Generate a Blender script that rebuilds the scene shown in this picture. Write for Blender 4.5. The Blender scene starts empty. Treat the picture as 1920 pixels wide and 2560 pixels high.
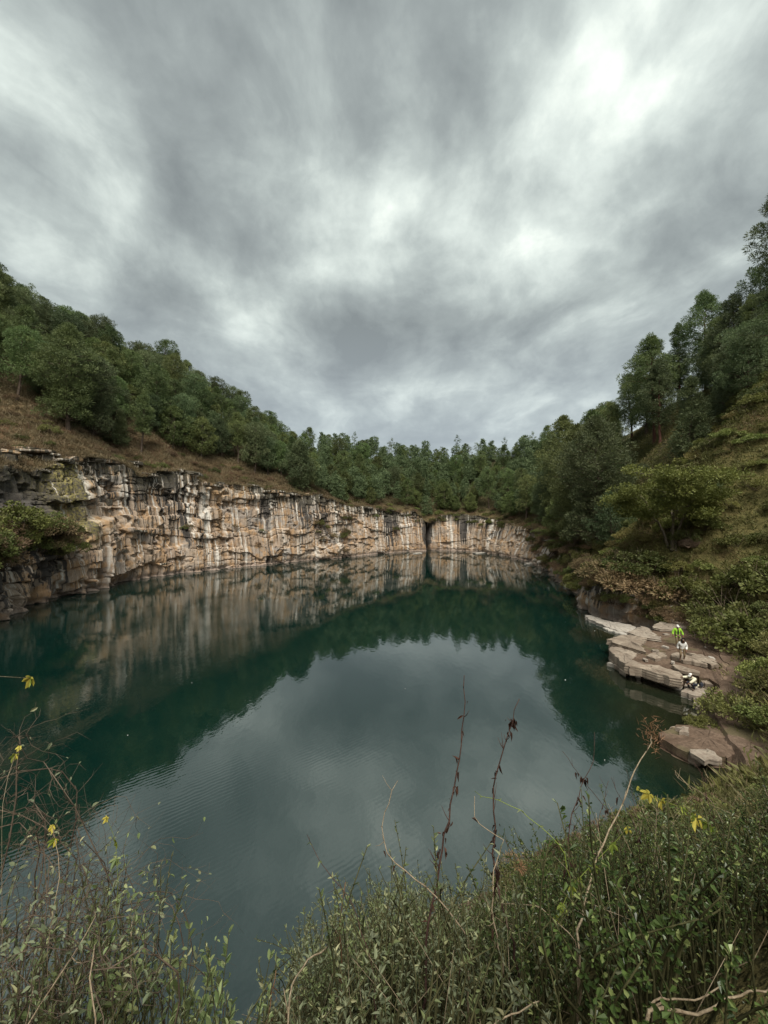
import bpy, math, random
import numpy as np
from mathutils import Vector, Matrix

R = math.radians
SC = bpy.context.scene
COL = SC.collection
random.seed(7)
rng = np.random.default_rng(11)

# ------------------------------------------------------------------ camera, light, exposure
CAM_Z = 11.5
PITCH = R(0.9)
cam_d = bpy.data.cameras.new("camera")
cam_d.sensor_fit = 'HORIZONTAL'
cam_d.angle_x = R(90)
cam_d.clip_start = 0.05
cam_d.clip_end = 5000
cam = bpy.data.objects.new("camera", cam_d)
cam.location = (0, 0, CAM_Z)
cam.rotation_euler = (R(90) + PITCH, 0, 0)
COL.objects.link(cam)
SC.camera = cam

SC.view_settings.view_transform = 'Standard'
SC.view_settings.look = 'None'
SC.view_settings.gamma = 1
SC.view_settings.use_curve_mapping = False
SC.view_settings.exposure = 2.0

SUN_ELEV, SUN_AZ = R(58), R(172)       # azimuth clockwise from +Y (the viewing direction)
sun_d = bpy.data.lights.new("sun", 'SUN')
sun_d.energy = 1.5
sun_d.angle = R(40)
sun_d.color = (1.0, 0.94, 0.83)
sun = bpy.data.objects.new("sun", sun_d)
sdir = Vector((math.sin(SUN_AZ) * math.cos(SUN_ELEV), math.cos(SUN_AZ) * math.cos(SUN_ELEV), math.sin(SUN_ELEV)))
sun.rotation_euler = sdir.to_track_quat('Z', 'Y').to_euler()
sun.location = (0, 0, 200)
COL.objects.link(sun)


class NT:
    """small helper to write node trees"""
    def __init__(self, tree):
        self.t = tree
        tree.nodes.clear()

    def n(self, typ, **kw):
        nd = self.t.nodes.new(typ)
        for k, v in kw.items():
            if k.startswith('i_'):
                key = k[2:]
                nd.inputs[int(key) if key.isdigit() else key.replace('_', ' ')].default_value = v
            else:
                setattr(nd, k, v)
        return nd

    def l(self, a, b):
        self.t.links.new(a, b)

    def setin(self, sock, v):
        if isinstance(v, bpy.types.NodeSocket):
            self.l(v, sock)
        else:
            sock.default_value = v

    def math(self, op, a, b=None, c=None, clamp=False):
        nd = self.t.nodes.new('ShaderNodeMath')
        nd.operation = op
        nd.use_clamp = clamp
        self.setin(nd.inputs[0], a)
        if b is not None:
            self.setin(nd.inputs[1], b)
        if c is not None:
            self.setin(nd.inputs[2], c)
        return nd.outputs[0]

    def mix(self, fac, a, b, blend='MIX'):
        nd = self.t.nodes.new('ShaderNodeMix')
        nd.data_type = 'RGBA'
        nd.blend_type = blend
        self.setin(nd.inputs[0], fac)
        for s, v in ((nd.inputs[6], a), (nd.inputs[7], b)):
            if not isinstance(v, bpy.types.NodeSocket):
                v = tuple(v) + ((1,) if len(v) == 3 else ())
            self.setin(s, v)
        return nd.outputs[2]

    def ramp(self, fac, stops, interp='LINEAR'):
        nd = self.t.nodes.new('ShaderNodeValToRGB')
        nd.color_ramp.interpolation = interp
        els = nd.color_ramp.elements
        while len(els) < len(stops):
            els.new(0.5)
        for e, (p, c) in zip(els, stops):
            e.position = p
            e.color = (c, c, c, 1) if isinstance(c, (int, float)) else tuple(c) + (1,)
        self.l(fac, nd.inputs[0])
        return nd.outputs[0]

    def noise(self, vec, scale, detail=4, rough=.55, dist=0.0, dim='3D'):
        nd = self.t.nodes.new('ShaderNodeTexNoise')
        nd.noise_dimensions = dim
        if vec is not None:
            self.l(vec, nd.inputs['Vector'])
        nd.inputs['Scale'].default_value = scale
        nd.inputs['Detail'].default_value = detail
        nd.inputs['Roughness'].default_value = rough
        nd.inputs['Distortion'].default_value = dist
        return nd.outputs[0]

    def mapping(self, vec, scale=(1, 1, 1), loc=(0, 0, 0), rot=(0, 0, 0)):
        nd = self.t.nodes.new('ShaderNodeMapping')
        self.l(vec, nd.inputs[0])
        nd.inputs['Scale'].default_value = scale
        nd.inputs['Location'].default_value = loc
        nd.inputs['Rotation'].default_value = rot
        return nd.outputs[0]


# ------------------------------------------------------------------ sky: Nishita behind a layered overcast
world = bpy.data.worlds.new("World")
SC.world = world
world.use_nodes = True
w = NT(world.node_tree)
tc = w.n('ShaderNodeTexCoord')
sep = w.n('ShaderNodeSeparateXYZ')
w.l(tc.outputs['Generated'], sep.inputs[0])
zc = w.math('ADD', w.math('MAXIMUM', sep.outputs[2], 0.0), 0.13)
px_ = w.math('DIVIDE', sep.outputs[0], zc)
py_ = w.math('DIVIDE', sep.outputs[1], zc)
comb = w.n('ShaderNodeCombineXYZ')
w.l(px_, comb.inputs[0])
w.l(py_, comb.inputs[1])
P = comb.outputs[0]
# domain warp
wn = w.n('ShaderNodeTexNoise')
w.l(P, wn.inputs['Vector'])
wn.inputs['Scale'].default_value = 1.3
wn.inputs['Detail'].default_value = 4
wsub = w.n('ShaderNodeVectorMath', operation='SUBTRACT')
w.l(wn.outputs['Color'], wsub.inputs[0])
wsub.inputs[1].default_value = (.5, .5, .5)
wsc = w.n('ShaderNodeVectorMath', operation='SCALE')
w.l(wsub.outputs[0], wsc.inputs[0])
wsc.inputs['Scale'].default_value = 0.55
wadd = w.n('ShaderNodeVectorMath', operation='ADD')
w.l(P, wadd.inputs[0])
w.l(wsc.outputs[0], wadd.inputs[1])
PW = wadd.outputs[0]
# long bands drawn out along the wind, then billows, then wisps
rot1 = R(-14)
band = w.noise(w.mapping(PW, scale=(2.3, .8, 1), rot=(0, 0, rot1), loc=(3.1, .4, 0)), 1.25, 6, .52)
bill = w.noise(w.mapping(PW, scale=(1.35, 1.05, 1), rot=(0, 0, R(-8)), loc=(1.7, 5.2, 0)), 2.0, 10, .56, .2)
wisp = w.noise(w.mapping(PW, scale=(1.3, 1.1, 1), rot=(0, 0, R(-18)), loc=(8, 2, 0)), 5.0, 9, .6, .2)


SEPW = w.n('ShaderNodeSeparateXYZ')
w.l(PW, SEPW.inputs[0])


def blob(cx, cy, sx, sy, ang, amp):
    """a bank of thinner (+) or thicker (-) cloud in the cloud layer's own plane"""
    dx = w.math('SUBTRACT', SEPW.outputs[0], cx)
    dy = w.math('SUBTRACT', SEPW.outputs[1], cy)
    c, s = math.cos(ang), math.sin(ang)
    u = w.math('DIVIDE', w.math('ADD', w.math('MULTIPLY', dx, c), w.math('MULTIPLY', dy, s)), sx)
    v = w.math('DIVIDE', w.math('SUBTRACT', w.math('MULTIPLY', dy, c), w.math('MULTIPLY', dx, s)), sy)
    q = w.math('ADD', w.math('MULTIPLY', u, u), w.math('MULTIPLY', v, v))
    return w.math('MULTIPLY', w.math('EXPONENT', w.math('MULTIPLY', q, -1)), amp)


BLOBS = [
    (.60, .60, .13, .45, R(20), .31),
    (.34, .78, .10, .45, R(16), .16),
    (.28, 1.12, .22, .26, R(20), .24),
    (.02, 1.02, .14, .22, R(0), .17),
    (.06, .80, .10, .14, R(10), .13),
    (-.62, 1.52, .40, .16, R(-28), .22),
    (-1.1, 1.15, .35, .16, R(-30), .16),
    (-.80, .55, .20, .35, R(30), .12),
    (-.18, 1.62, .5, .22, R(-12), -.20),
    (-.35, 1.05, .22, .40, R(25), -.14),
    (.25, 1.75, .5, .25, R(10), -.12),
    (-.75, .95, .25, .3, R(20), -.08),
    (.95, .85, .14, .5, R(30), -.12),
    (0.1, .45, .14, .3, R(5), -.10),
]
val = w.math('ADD', w.math('MULTIPLY', w.math('SUBTRACT', band, .5), .68),
             w.math('MULTIPLY', w.math('SUBTRACT', bill, .5), .62))
val = w.math('ADD', val, w.math('MULTIPLY', w.math('SUBTRACT', wisp, .5), .24))
lump = w.noise(tc.outputs['Generated'], 4.2, 9, .57, .2)
val = w.math('ADD', val, w.math('MULTIPLY', w.math('SUBTRACT', lump, .5), 1.05))
val = w.math('ADD', val, .425)
for b in BLOBS:
    val = w.math('ADD', val, blob(*b))
CK = 3.4
cloud = w.ramp(val, [(0.10, (.185, .206, .202)), (0.32, (.268, .298, .288)), (0.50, (.38, .422, .40)),
                     (0.70, (.575, .63, .585)), (0.97, (.95, 1.0, .90))])
# towards the horizon the layer runs into one blue-grey
hz = w.math('SUBTRACT', 1.0, w.math('MULTIPLY', sep.outputs[2], 2.2), clamp=True)
hz = w.math('MULTIPLY', hz, .85)
cloud = w.mix(hz, cloud, (.335, .378, .408))
csc = w.n('ShaderNodeVectorMath', operation='SCALE')
w.l(cloud, csc.inputs[0])
csc.inputs['Scale'].default_value = CK
sky = w.n('ShaderNodeTexSky')
sky.sky_type = 'NISHITA'
sky.sun_disc = False
sky.sun_elevation = SUN_ELEV
sky.sun_rotation = SUN_AZ
final = w.mix(.97, sky.outputs[0], csc.outputs[0])
bg = w.n('ShaderNodeBackground')
w.l(final, bg.inputs[0])
bg.inputs[1].default_value = 0.1
wo = w.n('ShaderNodeOutputWorld')
w.l(bg.outputs[0], wo.inputs[0])


# ------------------------------------------------------------------ numpy noise
def hash01(ix, iy, seed=0):
    ix = np.asarray(ix).astype(np.int64)
    iy = np.asarray(iy).astype(np.int64)
    h = (ix * 374761393 + iy * 668265263 + seed * 974634787) & 0x7fffffff
    h = ((h ^ (h >> 13)) * 1274126177) & 0x7fffffff
    h = ((h ^ (h >> 15)) * 668265263) & 0x7fffffff
    return ((h ^ (h >> 16)) & 0xffff) / 65535.0


def vnoise(x, y, seed=0):
    ix = np.floor(x)
    iy = np.floor(y)
    fx = x - ix
    fy = y - iy
    fx = fx * fx * fx * (fx * (fx * 6 - 15) + 10)
    fy = fy * fy * fy * (fy * (fy * 6 - 15) + 10)
    a = hash01(ix, iy, seed)
    b = hash01(ix + 1, iy, seed)
    c = hash01(ix, iy + 1, seed)
    d = hash01(ix + 1, iy + 1, seed)
    return ((a + (b - a) * fx) * (1 - fy) + (c + (d - c) * fx) * fy) * 2 - 1


def fbm(x, y, octv=4, seed=0, gain=.5):
    t = 0
    a = 1
    nrm = 0
    for i in range(octv):
        t = t + a * vnoise(x * 2 ** i + 17.3 * i, y * 2 ** i + 9.1 * i, seed + i * 13)
        nrm += a
        a *= gain
    return t / nrm


def sstep(a, b, x):
    t = np.clip((x - a) / (b - a), 0, 1)
    return t * t * (3 - 2 * t)


# ------------------------------------------------------------------ object helpers
def mesh_np(name, V, F, mats=None, smooth=False, attrs=None, uv=None, midx=None):
    """F: list of (n,3) / (n,4) int arrays"""
    me = bpy.data.meshes.new(name)
    V = np.asarray(V, np.float32)
    F = [np.asarray(f, np.int32) for f in F if len(f)]
    nl = sum(f.size for f in F)
    npol = sum(len(f) for f in F)
    me.vertices.add(len(V))
    me.vertices.foreach_set('co', V.ravel())
    me.loops.add(nl)
    me.polygons.add(npol)
    me.loops.foreach_set('vertex_index', np.concatenate([f.ravel() for f in F]))
    tot = np.concatenate([np.full(len(f), f.shape[1], np.int32) for f in F])
    st = np.concatenate([[0], np.cumsum(tot)[:-1]]).astype(np.int32)
    me.polygons.foreach_set('loop_start', st)
    me.polygons.foreach_set('loop_total', tot)
    me.polygons.foreach_set('use_smooth', np.full(npol, smooth, bool))
    if midx is not None:
        me.polygons.foreach_set('material_index', np.asarray(midx, np.int32))
    if attrs:
        for k, a in attrs.items():
            at = me.attributes.new(k, 'FLOAT', 'POINT')
            at.data.foreach_set('value', np.asarray(a, np.float32))
    if uv is not None:
        u = me.uv_layers.new(name='UVMap')
        li = np.concatenate([f.ravel() for f in F])
        u.data.foreach_set('uv', np.asarray(uv, np.float32)[li].ravel())
    if mats is not None:
        for m in (mats if isinstance(mats, (list, tuple)) else [mats]):
            me.materials.append(m)
    me.update(calc_edges=True)
    return me


def obj(name, me, parent=None):
    o = bpy.data.objects.new(name, me)
    COL.objects.link(o)
    if parent is not None:
        o.parent = parent
    return o


def empty(name, loc=(0, 0, 0), rz=0.0):
    o = bpy.data.objects.new(name, None)
    o.empty_display_size = .3
    o.location = loc
    o.rotation_euler = (0, 0, rz)
    COL.objects.link(o)
    return o


def tag(o, label=None, cat=None, group=None, kind=None):
    if label:
        o['label'] = label
        if len(label.replace('-', ' ').split()) > 16:
            print('LONG', label)
    if cat:
        o['category'] = cat
    if group:
        o['group'] = group
    if kind:
        o['kind'] = kind
    return o


class MB:
    """collects vertices and faces of one mesh"""
    def __init__(self):
        self.v, self.f3, self.f4, self.t, self.n = [], [], [], [], 0

    def add(self, V, F3=None, F4=None, tint=None):
        V = np.asarray(V, float)
        if F3 is not None and len(F3):
            self.f3.append(np.asarray(F3) + self.n)
        if F4 is not None and len(F4):
            self.f4.append(np.asarray(F4) + self.n)
        self.v.append(V)
        self.t.append(np.zeros(len(V)) + (0.5 if tint is None else tint))
        self.n += len(V)

    def tube(self, pts, rad, k=6, tint=None):
        pts = np.asarray(pts, float)
        n = len(pts)
        rad = np.asarray(rad, float) * np.ones(n)
        T = np.gradient(pts, axis=0)
        T /= np.linalg.norm(T, axis=1)[:, None] + 1e-9
        ref = np.array([.31, .17, .93]) if abs(T[0] @ np.array([.31, .17, .93])) < .92 else np.array([1., 0, 0])
        A = np.cross(T, ref)
        A /= np.linalg.norm(A, axis=1)[:, None] + 1e-9
        B = np.cross(T, A)
        an = np.arange(k) * 2 * math.pi / k
        V = pts[:, None, :] + rad[:, None, None] * (A[:, None, :] * np.cos(an)[None, :, None] + B[:, None, :] * np.sin(an)[None, :, None])
        V = V.reshape(-1, 3)
        i = np.arange(n - 1)[:, None] * k
        j = np.arange(k)[None, :]
        j2 = (j + 1) % k
        F4 = np.stack([i + j, i + j2, i + k + j2, i + k + j], -1).reshape(-1, 4)
        caps = [[(n - 1) * k + a, (n - 1) * k + a + 1, (n - 1) * k + k - 1] for a in range(k - 2)]
        caps = [[(n - 1) * k, (n - 1) * k + a + 1, (n - 1) * k + a + 2] for a in range(k - 2)]
        self.add(V, caps, F4, tint)

    def mesh(self, name, mat, smooth=True):
        V = np.concatenate(self.v)
        F = []
        if self.f3:
            F.append(np.concatenate(self.f3))
        if self.f4:
            F.append(np.concatenate(self.f4))
        return mesh_np(name, V, F, mat, smooth, {'tint': np.concatenate(self.t)})


def unit(v):
    v = np.asarray(v, float)
    return v / (np.linalg.norm(v, axis=-1, keepdims=True) + 1e-9)


def leaves(C, D, length, width, fold=.25, shape='oval', rg=rng, up=None):
    """one folded leaf per row: base at C, pointing along D; two quads each"""
    C = np.asarray(C, float)
    n = len(C)
    D = unit(D)
    L = np.asarray(length, float) * np.ones(n)
    W = np.asarray(width, float) * np.ones(n)
    if up is None:
        up = rg.normal(size=(n, 3)) * .55 + np.array([0, 0, 1.])
    S = unit(np.cross(D, up))
    U = np.cross(S, D)
    a, b = {'oval': (.33, .72), 'obov': (.5, .82), 'lance': (.25, .6)}[shape]
    wa, wb = {'oval': (.9, .75), 'obov': (.65, 1.0), 'lance': (1., .7)}[shape]
    dd, ll, ww = D, L[:, None], W[:, None] / 2
    droop = -U * ll * .12
    base = C
    tip = C + dd * ll + droop
    h = U * W[:, None] * fold
    p1 = C + dd * ll * a + S * ww * wa + h
    p2 = C + dd * ll * b + S * ww * wb + h + droop * .5
    p3 = C + dd * ll * b - S * ww * wb + h + droop * .5
    p4 = C + dd * ll * a - S * ww * wa + h
    V = np.stack([base, p1, p2, tip, p3, p4], 1).reshape(-1, 3)
    i = np.arange(n)[:, None] * 6
    F = np.concatenate([i + np.array([[0, 1, 2, 3]]), i + np.array([[0, 3, 4, 5]])], 0)
    return V, F


def proj(p):
    """world point(s) -> source-photo pixel and depth"""
    p = np.atleast_2d(np.asarray(p, float))
    x = p[:, 0]
    y = p[:, 1]
    z = p[:, 2] - CAM_Z
    c, s = math.cos(PITCH), math.sin(PITCH)
    d = y * c + z * s
    v = -y * s + z * c
    d = np.where(np.abs(d) < 1e-6, 1e-6, d)
    return 960 + 960 * x / d, 1280 - 960 * v / d, d


def at(px, py, D):
    """point at distance D along the viewing axis seen at source pixel px, py"""
    c, s = math.cos(PITCH), math.sin(PITCH)
    x = (px - 960) / 960 * D
    v = (1280 - py) / 960 * D
    return Vector((x, D * c - v * s, CAM_Z + D * s + v * c))
# ------------------------------------------------------------------ shore loop and land profile
#        X     Y      hc   dc  bench  m    dr  shelf rough zone
CTRL = [(-1.0, 8.5,   2.0, .8, 0,  1.05, 14, 0, .3, .8),
        (-5.0, 6.8,   2.2, .8, 0,  1.1,  14, 0, .3, .8),
        (-13., 8.5,   3.0, 1., 0,  1.0,  20, 0, .4, .6),
        (-24., 14.,   5.0, 1.5, 0, .9,   35, 0, .6, .3),
        (-33., 22.,   9.0, 2., 0,  .85,  50, 1, .8, .1),
        (-41., 32.,   14., 2.5, 0, .8,   60, 3, 1., .0),
        (-46.5, 43.,  17., 2.5, 0, .78,  64, 4.0, 1., .0),
        (-48.2, 55.,  20., 3., 0,  .78,  64, 2.6, 1., .0),
        (-46.0, 68.,  22., 3., 0,  .78,  62, 0, 1., .0),
        (-41.5, 80.,  20.5, 3., 0, .76,  52, 0, 1., .0),
        (-32., 92.,   19.5, 3., 0, .70,  48, 0, 1., .0),
        (-21., 101.5, 18.5, 3., 0, .58,  48, 0, .9, .1),
        (-10., 114.,  16., 2.5, 0, .52,  50, 0, .8, .1),
        (-1.0, 123.,  14.4, 2., 0, .52,  50, 0, .7, .2),
        (9.0, 131.,   13.6, 2., 0, .52,  48, 0, .6, .3),
        (16., 135.,   13., 2., 0,  .52,  48, 0, .6, .3),
        (23., 135.,   12.6, 2., 0, .54,  46, 0, .5, .3),
        (31., 131.,   12.2, 2., 0, .58,  44, 0, .5, .4),
        (36., 120.,   10., 3., 0,  .72,  38, 0, .7, .5),
        (37.2, 107.,  9.0, 3.5, 0, .88,  33, 0, .8, .6),
        (35.8, 94.,   7.0, 3.5, 0, 1.0,  31, 0, 1.1, .7),
        (32.8, 75.,   5.0, 3., 0,  1.1,  36, 0, 1.1, .8),
        (30.2, 62.,   4.0, 2.5, 0, 1.15, 40, 0, 1.0, .9),
        (26.8, 51.,   4.5, 1.6, 0, 1.14, 45, 0, .6, 1.),
        (24.2, 45.5,  4.0, .8, .3, 1.12, 45, 0, .5, 1.),
        (25.7, 41.,   3.3, .7, .5, 1.12, 45, 0, .4, 1.),
        (27.5, 37.,   1.2, .5, 2.5, 1.10, 45, 0, .3, 1.),
        (25.4, 30.5,  1.2, .5, 2.2, 1.08, 42, 0, .3, 1.),
        (21.2, 25.5,  1.0, .5, 1.6, 1.05, 40, 0, .3, 1.),
        (18.2, 22.2,  .8, .5, 1.2, 1.05, 36, 0, .3, 1.),
        (16.7, 19.6,  .6, .5, 1.6, 1.02, 30, 0, .2, 1.),
        (15.2, 17.2,  .7, .5, .8, .85,  26, 0, .2, 1.),
        (13.2, 15.9,  1.0, .6, 0, .80,  22, 0, .2, 1.),
        (10., 14.2,   1.3, .7, 0, .82,  18, 0, .2, 1.),
        (6.0, 12.4,   1.6, .8, 0, .95,  15, 0, .2, .9),
        (2.0, 10.4,   2.0, .8, 0, 1.05,  14, 0, .2, .9)]
CT = np.array(CTRL, float)


def catmull(A, per=24):
    n = len(A)
    out = []
    t = np.linspace(0, 1, per, endpoint=False)[:, None]
    for i in range(n):
        p0, p1, p2, p3 = A[i - 1], A[i], A[(i + 1) % n], A[(i + 2) % n]
        out.append(.5 * (2 * p1 + (p2 - p0) * t + (2 * p0 - 5 * p1 + 4 * p2 - p3) * t ** 2 + (3 * p1 - p0 - 3 * p2 + p3) * t ** 3))
    return np.concatenate(out)


_raw = catmull(CT)
_raw[:, 2:] = np.concatenate([CT[i, 2:] + (CT[(i + 1) % len(CT), 2:] - CT[i, 2:]) * np.linspace(0, 1, 24, endpoint=False)[:, None] for i in range(len(CT))])
_seg = np.linalg.norm(np.roll(_raw[:, :2], -1, 0) - _raw[:, :2], axis=1)
_arc = np.concatenate([[0], np.cumsum(_seg)])
SLEN = _arc[-1]
_rawc = np.vstack([_raw, _raw[:1]])
NS = int(SLEN / .25)
S_ = np.arange(NS) * SLEN / NS
TAB = np.stack([np.interp(S_, _arc, _rawc[:, k]) for k in range(10)], 1)
CTS = _arc[np.arange(len(CT)) * 24]                    # arclength at every control point


def smooth_loop(a, sig):
    k = int(sig * 3 / (SLEN / NS))
    x = np.arange(-k, k + 1) * SLEN / NS
    g = np.exp(-.5 * (x / sig) ** 2)
    g /= g.sum()
    return np.convolve(np.concatenate([a[-k:], a, a[:k]]), g, 'valid')


_tx = np.roll(TAB[:, 0], -1) - np.roll(TAB[:, 0], 1)
_ty = np.roll(TAB[:, 1], -1) - np.roll(TAB[:, 1], 1)
_nx, _ny = smooth_loop(-_ty, 7.0), smooth_loop(_tx, 7.0)
_l = np.hypot(_nx, _ny)
_nx, _ny = _nx / _l, _ny / _l
if _nx[int(CTS[8] / SLEN * NS)] > 0:
    _nx, _ny = -_nx, -_ny
for k in range(2, 10):
    TAB[:, k] = smooth_loop(TAB[:, k], 2.0)
NOTCH = CTS[15]


def lut(s, k):
    return np.interp(np.mod(s, SLEN), np.append(S_, SLEN), np.append(TAB[:, k], TAB[0, k]))


def nrm(s):
    return (np.interp(np.mod(s, SLEN), np.append(S_, SLEN), np.append(_nx, _nx[0])),
            np.interp(np.mod(s, SLEN), np.append(S_, SLEN), np.append(_ny, _ny[0])))


def hill_z(s, d):
    """height of the open slope, d metres back from the rim of the rock"""
    s = np.asarray(s, float)
    d = np.asarray(d, float)
    hc, ben, m, dr = lut(s, 2), lut(s, 4), lut(s, 5), lut(s, 6)
    hc = hc + 3.0 * lut(s, 8) ** 1.5 * fbm(s * .16, s * 0 + 3.3, 4, 5) * np.clip(hc / 10, .2, 1)
    dd = np.maximum(d - ben, 0)
    up = m * (np.minimum(dd, dr) * (1 + .10 * np.clip(dd / dr, 0, 1) * (1 - np.clip(dd / dr, 0, 1))))
    over = np.maximum(dd - dr, 0)
    up = up + .25 * np.minimum(over, 12) - .35 * np.maximum(over - 12, 0)
    z = hc + up
    a = sstep(.5, 8, d)
    z = z + a * (1.6 * fbm(s * .07, d * .07, 3, 21) + .45 * fbm(s * .3, d * .3, 3, 31))
    z = z + .12 * fbm(s * .9, d * .9, 2, 41) * sstep(.5, 3, dd)
    g = np.abs(s - NOTCH)
    z = z - 3.5 * np.exp(-(g / 3.0) ** 2) * np.exp(-d / 14)
    return np.maximum(z, -.5 - .002 * d) if False else z


def hill_pt(s, d):
    x, y = lut(s, 0), lut(s, 1)
    nx, ny = nrm(s)
    r = lut(s, 3) + d
    return np.stack([x + nx * r, y + ny * r, hill_z(s, d)], -1)


# ------------------------------------------------------------------ materials of the ground and rock
def mat(name):
    m = bpy.data.materials.new(name)
    m.use_nodes = True
    return m, NT(m.node_tree)


def finish(nt, color, rough=.9, spec=.2, normal=None, trans=None):
    b = nt.n('ShaderNodeBsdfPrincipled')
    nt.setin(b.inputs['Base Color'], color if isinstance(color, bpy.types.NodeSocket) else tuple(color) + (1,))
    nt.setin(b.inputs['Roughness'], rough)
    b.inputs['Specular IOR Level'].default_value = spec
    if normal is not None:
        nt.l(normal, b.inputs['Normal'])
    out = nt.n('ShaderNodeOutputMaterial')
    if trans:
        tr = nt.n('ShaderNodeBsdfTranslucent')
        nt.setin(tr.inputs[0], color)
        mx = nt.n('ShaderNodeMixShader')
        mx.inputs[0].default_value = trans
        nt.l(b.outputs[0], mx.inputs[1])
        nt.l(tr.outputs[0], mx.inputs[2])
        nt.l(mx.outputs[0], out.inputs[0])
    else:
        nt.l(b.outputs[0], out.inputs[0])
    return b


def bump(nt, h, strength, dist):
    b = nt.n('ShaderNodeBump')
    b.inputs['Strength'].default_value = strength
    b.inputs['Distance'].default_value = dist
    nt.l(h, b.inputs['Height'])
    return b.outputs[0]


def attr(nt, name):
    return nt.n('ShaderNodeAttribute', attribute_name=name).outputs['Fac']


M_GROUND, t = mat('hillside_soil_and_dry_grass')
geo = t.n('ShaderNodeNewGeometry').outputs['Position']
n1 = t.noise(geo, .22, 5, .6)
n2 = t.noise(geo, 1.7, 6, .65)
n3 = t.noise(geo, 9, 4, .6)
dry = t.mix(t.ramp(n2, [(.35, 0), (.65, 1)]), (.115, .075, .042), (.20, .155, .085))
dry = t.mix(t.ramp(n1, [(.45, 0), (.62, .7)]), dry, (.12, .055, .035))
grn = t.mix(t.ramp(n2, [(.35, 0), (.65, 1)]), (.075, .075, .028), (.16, .14, .055))
grn = t.mix(t.ramp(n1, [(.5, 0), (.66, .6)]), grn, (.12, .075, .042))
c = t.mix(attr(t, 'zone'), dry, grn)
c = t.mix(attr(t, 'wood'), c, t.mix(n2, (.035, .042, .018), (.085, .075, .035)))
c = t.mix(t.ramp(n3, [(.3, .45), (.7, 0)]), c, (.045, .035, .022))
c = t.mix(attr(t, 'dirt'), c, t.mix(n2, (.15, .10, .075), (.26, .19, .145)))
finish(t, c, .95, .1, bump(t, t.math('ADD', n2, n3), .6, .25))

M_ROCK, t = mat('streaked_quartzite')
uv = t.n('ShaderNodeUVMap').outputs[0]
pos = t.n('ShaderNodeNewGeometry').outputs['Position']
tint = attr(t, 'tint')
dark = attr(t, 'dark')
top = attr(t, 'top')           # 0 at the water, 1 at the rim
lich = attr(t, 'lichen')
nA = t.noise(pos, .55, 6, .6)
nB = t.noise(pos, 3.2, 6, .65)
sW = t.noise(t.mapping(uv, scale=(.35, .06, 1)), 1.0, 4, .55, .3)
sM = t.noise(t.mapping(uv, scale=(1.35, .045, 1), loc=(5, 2, 0)), 1.0, 4, .55, .5)
sF = t.noise(t.mapping(uv, scale=(4.2, .10, 1), loc=(9, 4, 0)), 1.0, 4, .6, .5)
base = t.ramp(tint, [(0, (.24, .175, .128)), (.35, (.34, .265, .20)), (.65, (.27, .22, .178)), (.85, (.205, .186, .17)), (1, (.385, .315, .25))])
base = t.mix(t.ramp(nA, [(.47, 0), (.58, .8)]), base, (.33, .205, .105))
base = t.mix(t.ramp(nB, [(.50, 0), (.66, .4)]), base, (.22, .18, .15))
strk = t.math('ADD', t.math('MULTIPLY', sM, .62), t.math('MULTIPLY', sF, .38))
regn = t.math('ADD', t.ramp(sW, [(.42, 0), (.56, 1)]), t.math('MULTIPLY', t.math('SUBTRACT', top, .45), .5), clamp=True)
pale = t.math('MULTIPLY', t.ramp(strk, [(.52, 0), (.57, .8)]), t.math('ADD', regn, .25), clamp=True)
base = t.mix(pale, base, (.56, .535, .49))
grime = t.math('MULTIPLY', t.math('SUBTRACT', .47, strk), t.math('ADD', t.math('MULTIPLY', regn, 2.1), .55))
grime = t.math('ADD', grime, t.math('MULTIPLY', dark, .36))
grime = t.math('ADD', grime, t.math('MULTIPLY', t.math('SUBTRACT', top, .8), .16))
grime = t.math('ADD', grime, t.math('MULTIPLY', t.math('SUBTRACT', nB, .5), .22))
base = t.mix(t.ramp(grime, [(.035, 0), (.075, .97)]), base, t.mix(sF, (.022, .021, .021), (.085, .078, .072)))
base = t.mix(t.math('MULTIPLY', lich, t.ramp(nB, [(.4, 0), (.62, .75)])), base, (.26, .225, .07))
wl = t.ramp(t.math('ADD', t.n('ShaderNodeSeparateXYZ').outputs[2], 0), [(0, 0), (1, 0)])
sp = t.n('ShaderNodeSeparateXYZ')
t.l(pos, sp.inputs[0])
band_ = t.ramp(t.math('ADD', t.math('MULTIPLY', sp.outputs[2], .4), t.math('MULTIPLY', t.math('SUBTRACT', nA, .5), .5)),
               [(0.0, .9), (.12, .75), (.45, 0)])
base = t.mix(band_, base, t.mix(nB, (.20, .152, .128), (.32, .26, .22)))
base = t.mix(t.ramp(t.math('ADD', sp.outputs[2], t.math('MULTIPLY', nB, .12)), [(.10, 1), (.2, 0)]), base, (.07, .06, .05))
base = t.mix(t.ramp(nB, [(.3, .5), (.55, 0)]), base, t.mix(.5, base, (.06, .05, .04)))
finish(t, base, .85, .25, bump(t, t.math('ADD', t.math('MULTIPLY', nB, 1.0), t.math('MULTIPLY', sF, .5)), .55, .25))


# ------------------------------------------------------------------ rock walls
LB = np.cumsum(np.random.default_rng(5).uniform(1.1, 6.0, 40)) - 9.0
LH = np.random.default_rng(6).uniform(-1, 1, 60)
LW = np.random.default_rng(8).uniform(1.6, 6.5, 60)


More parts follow.
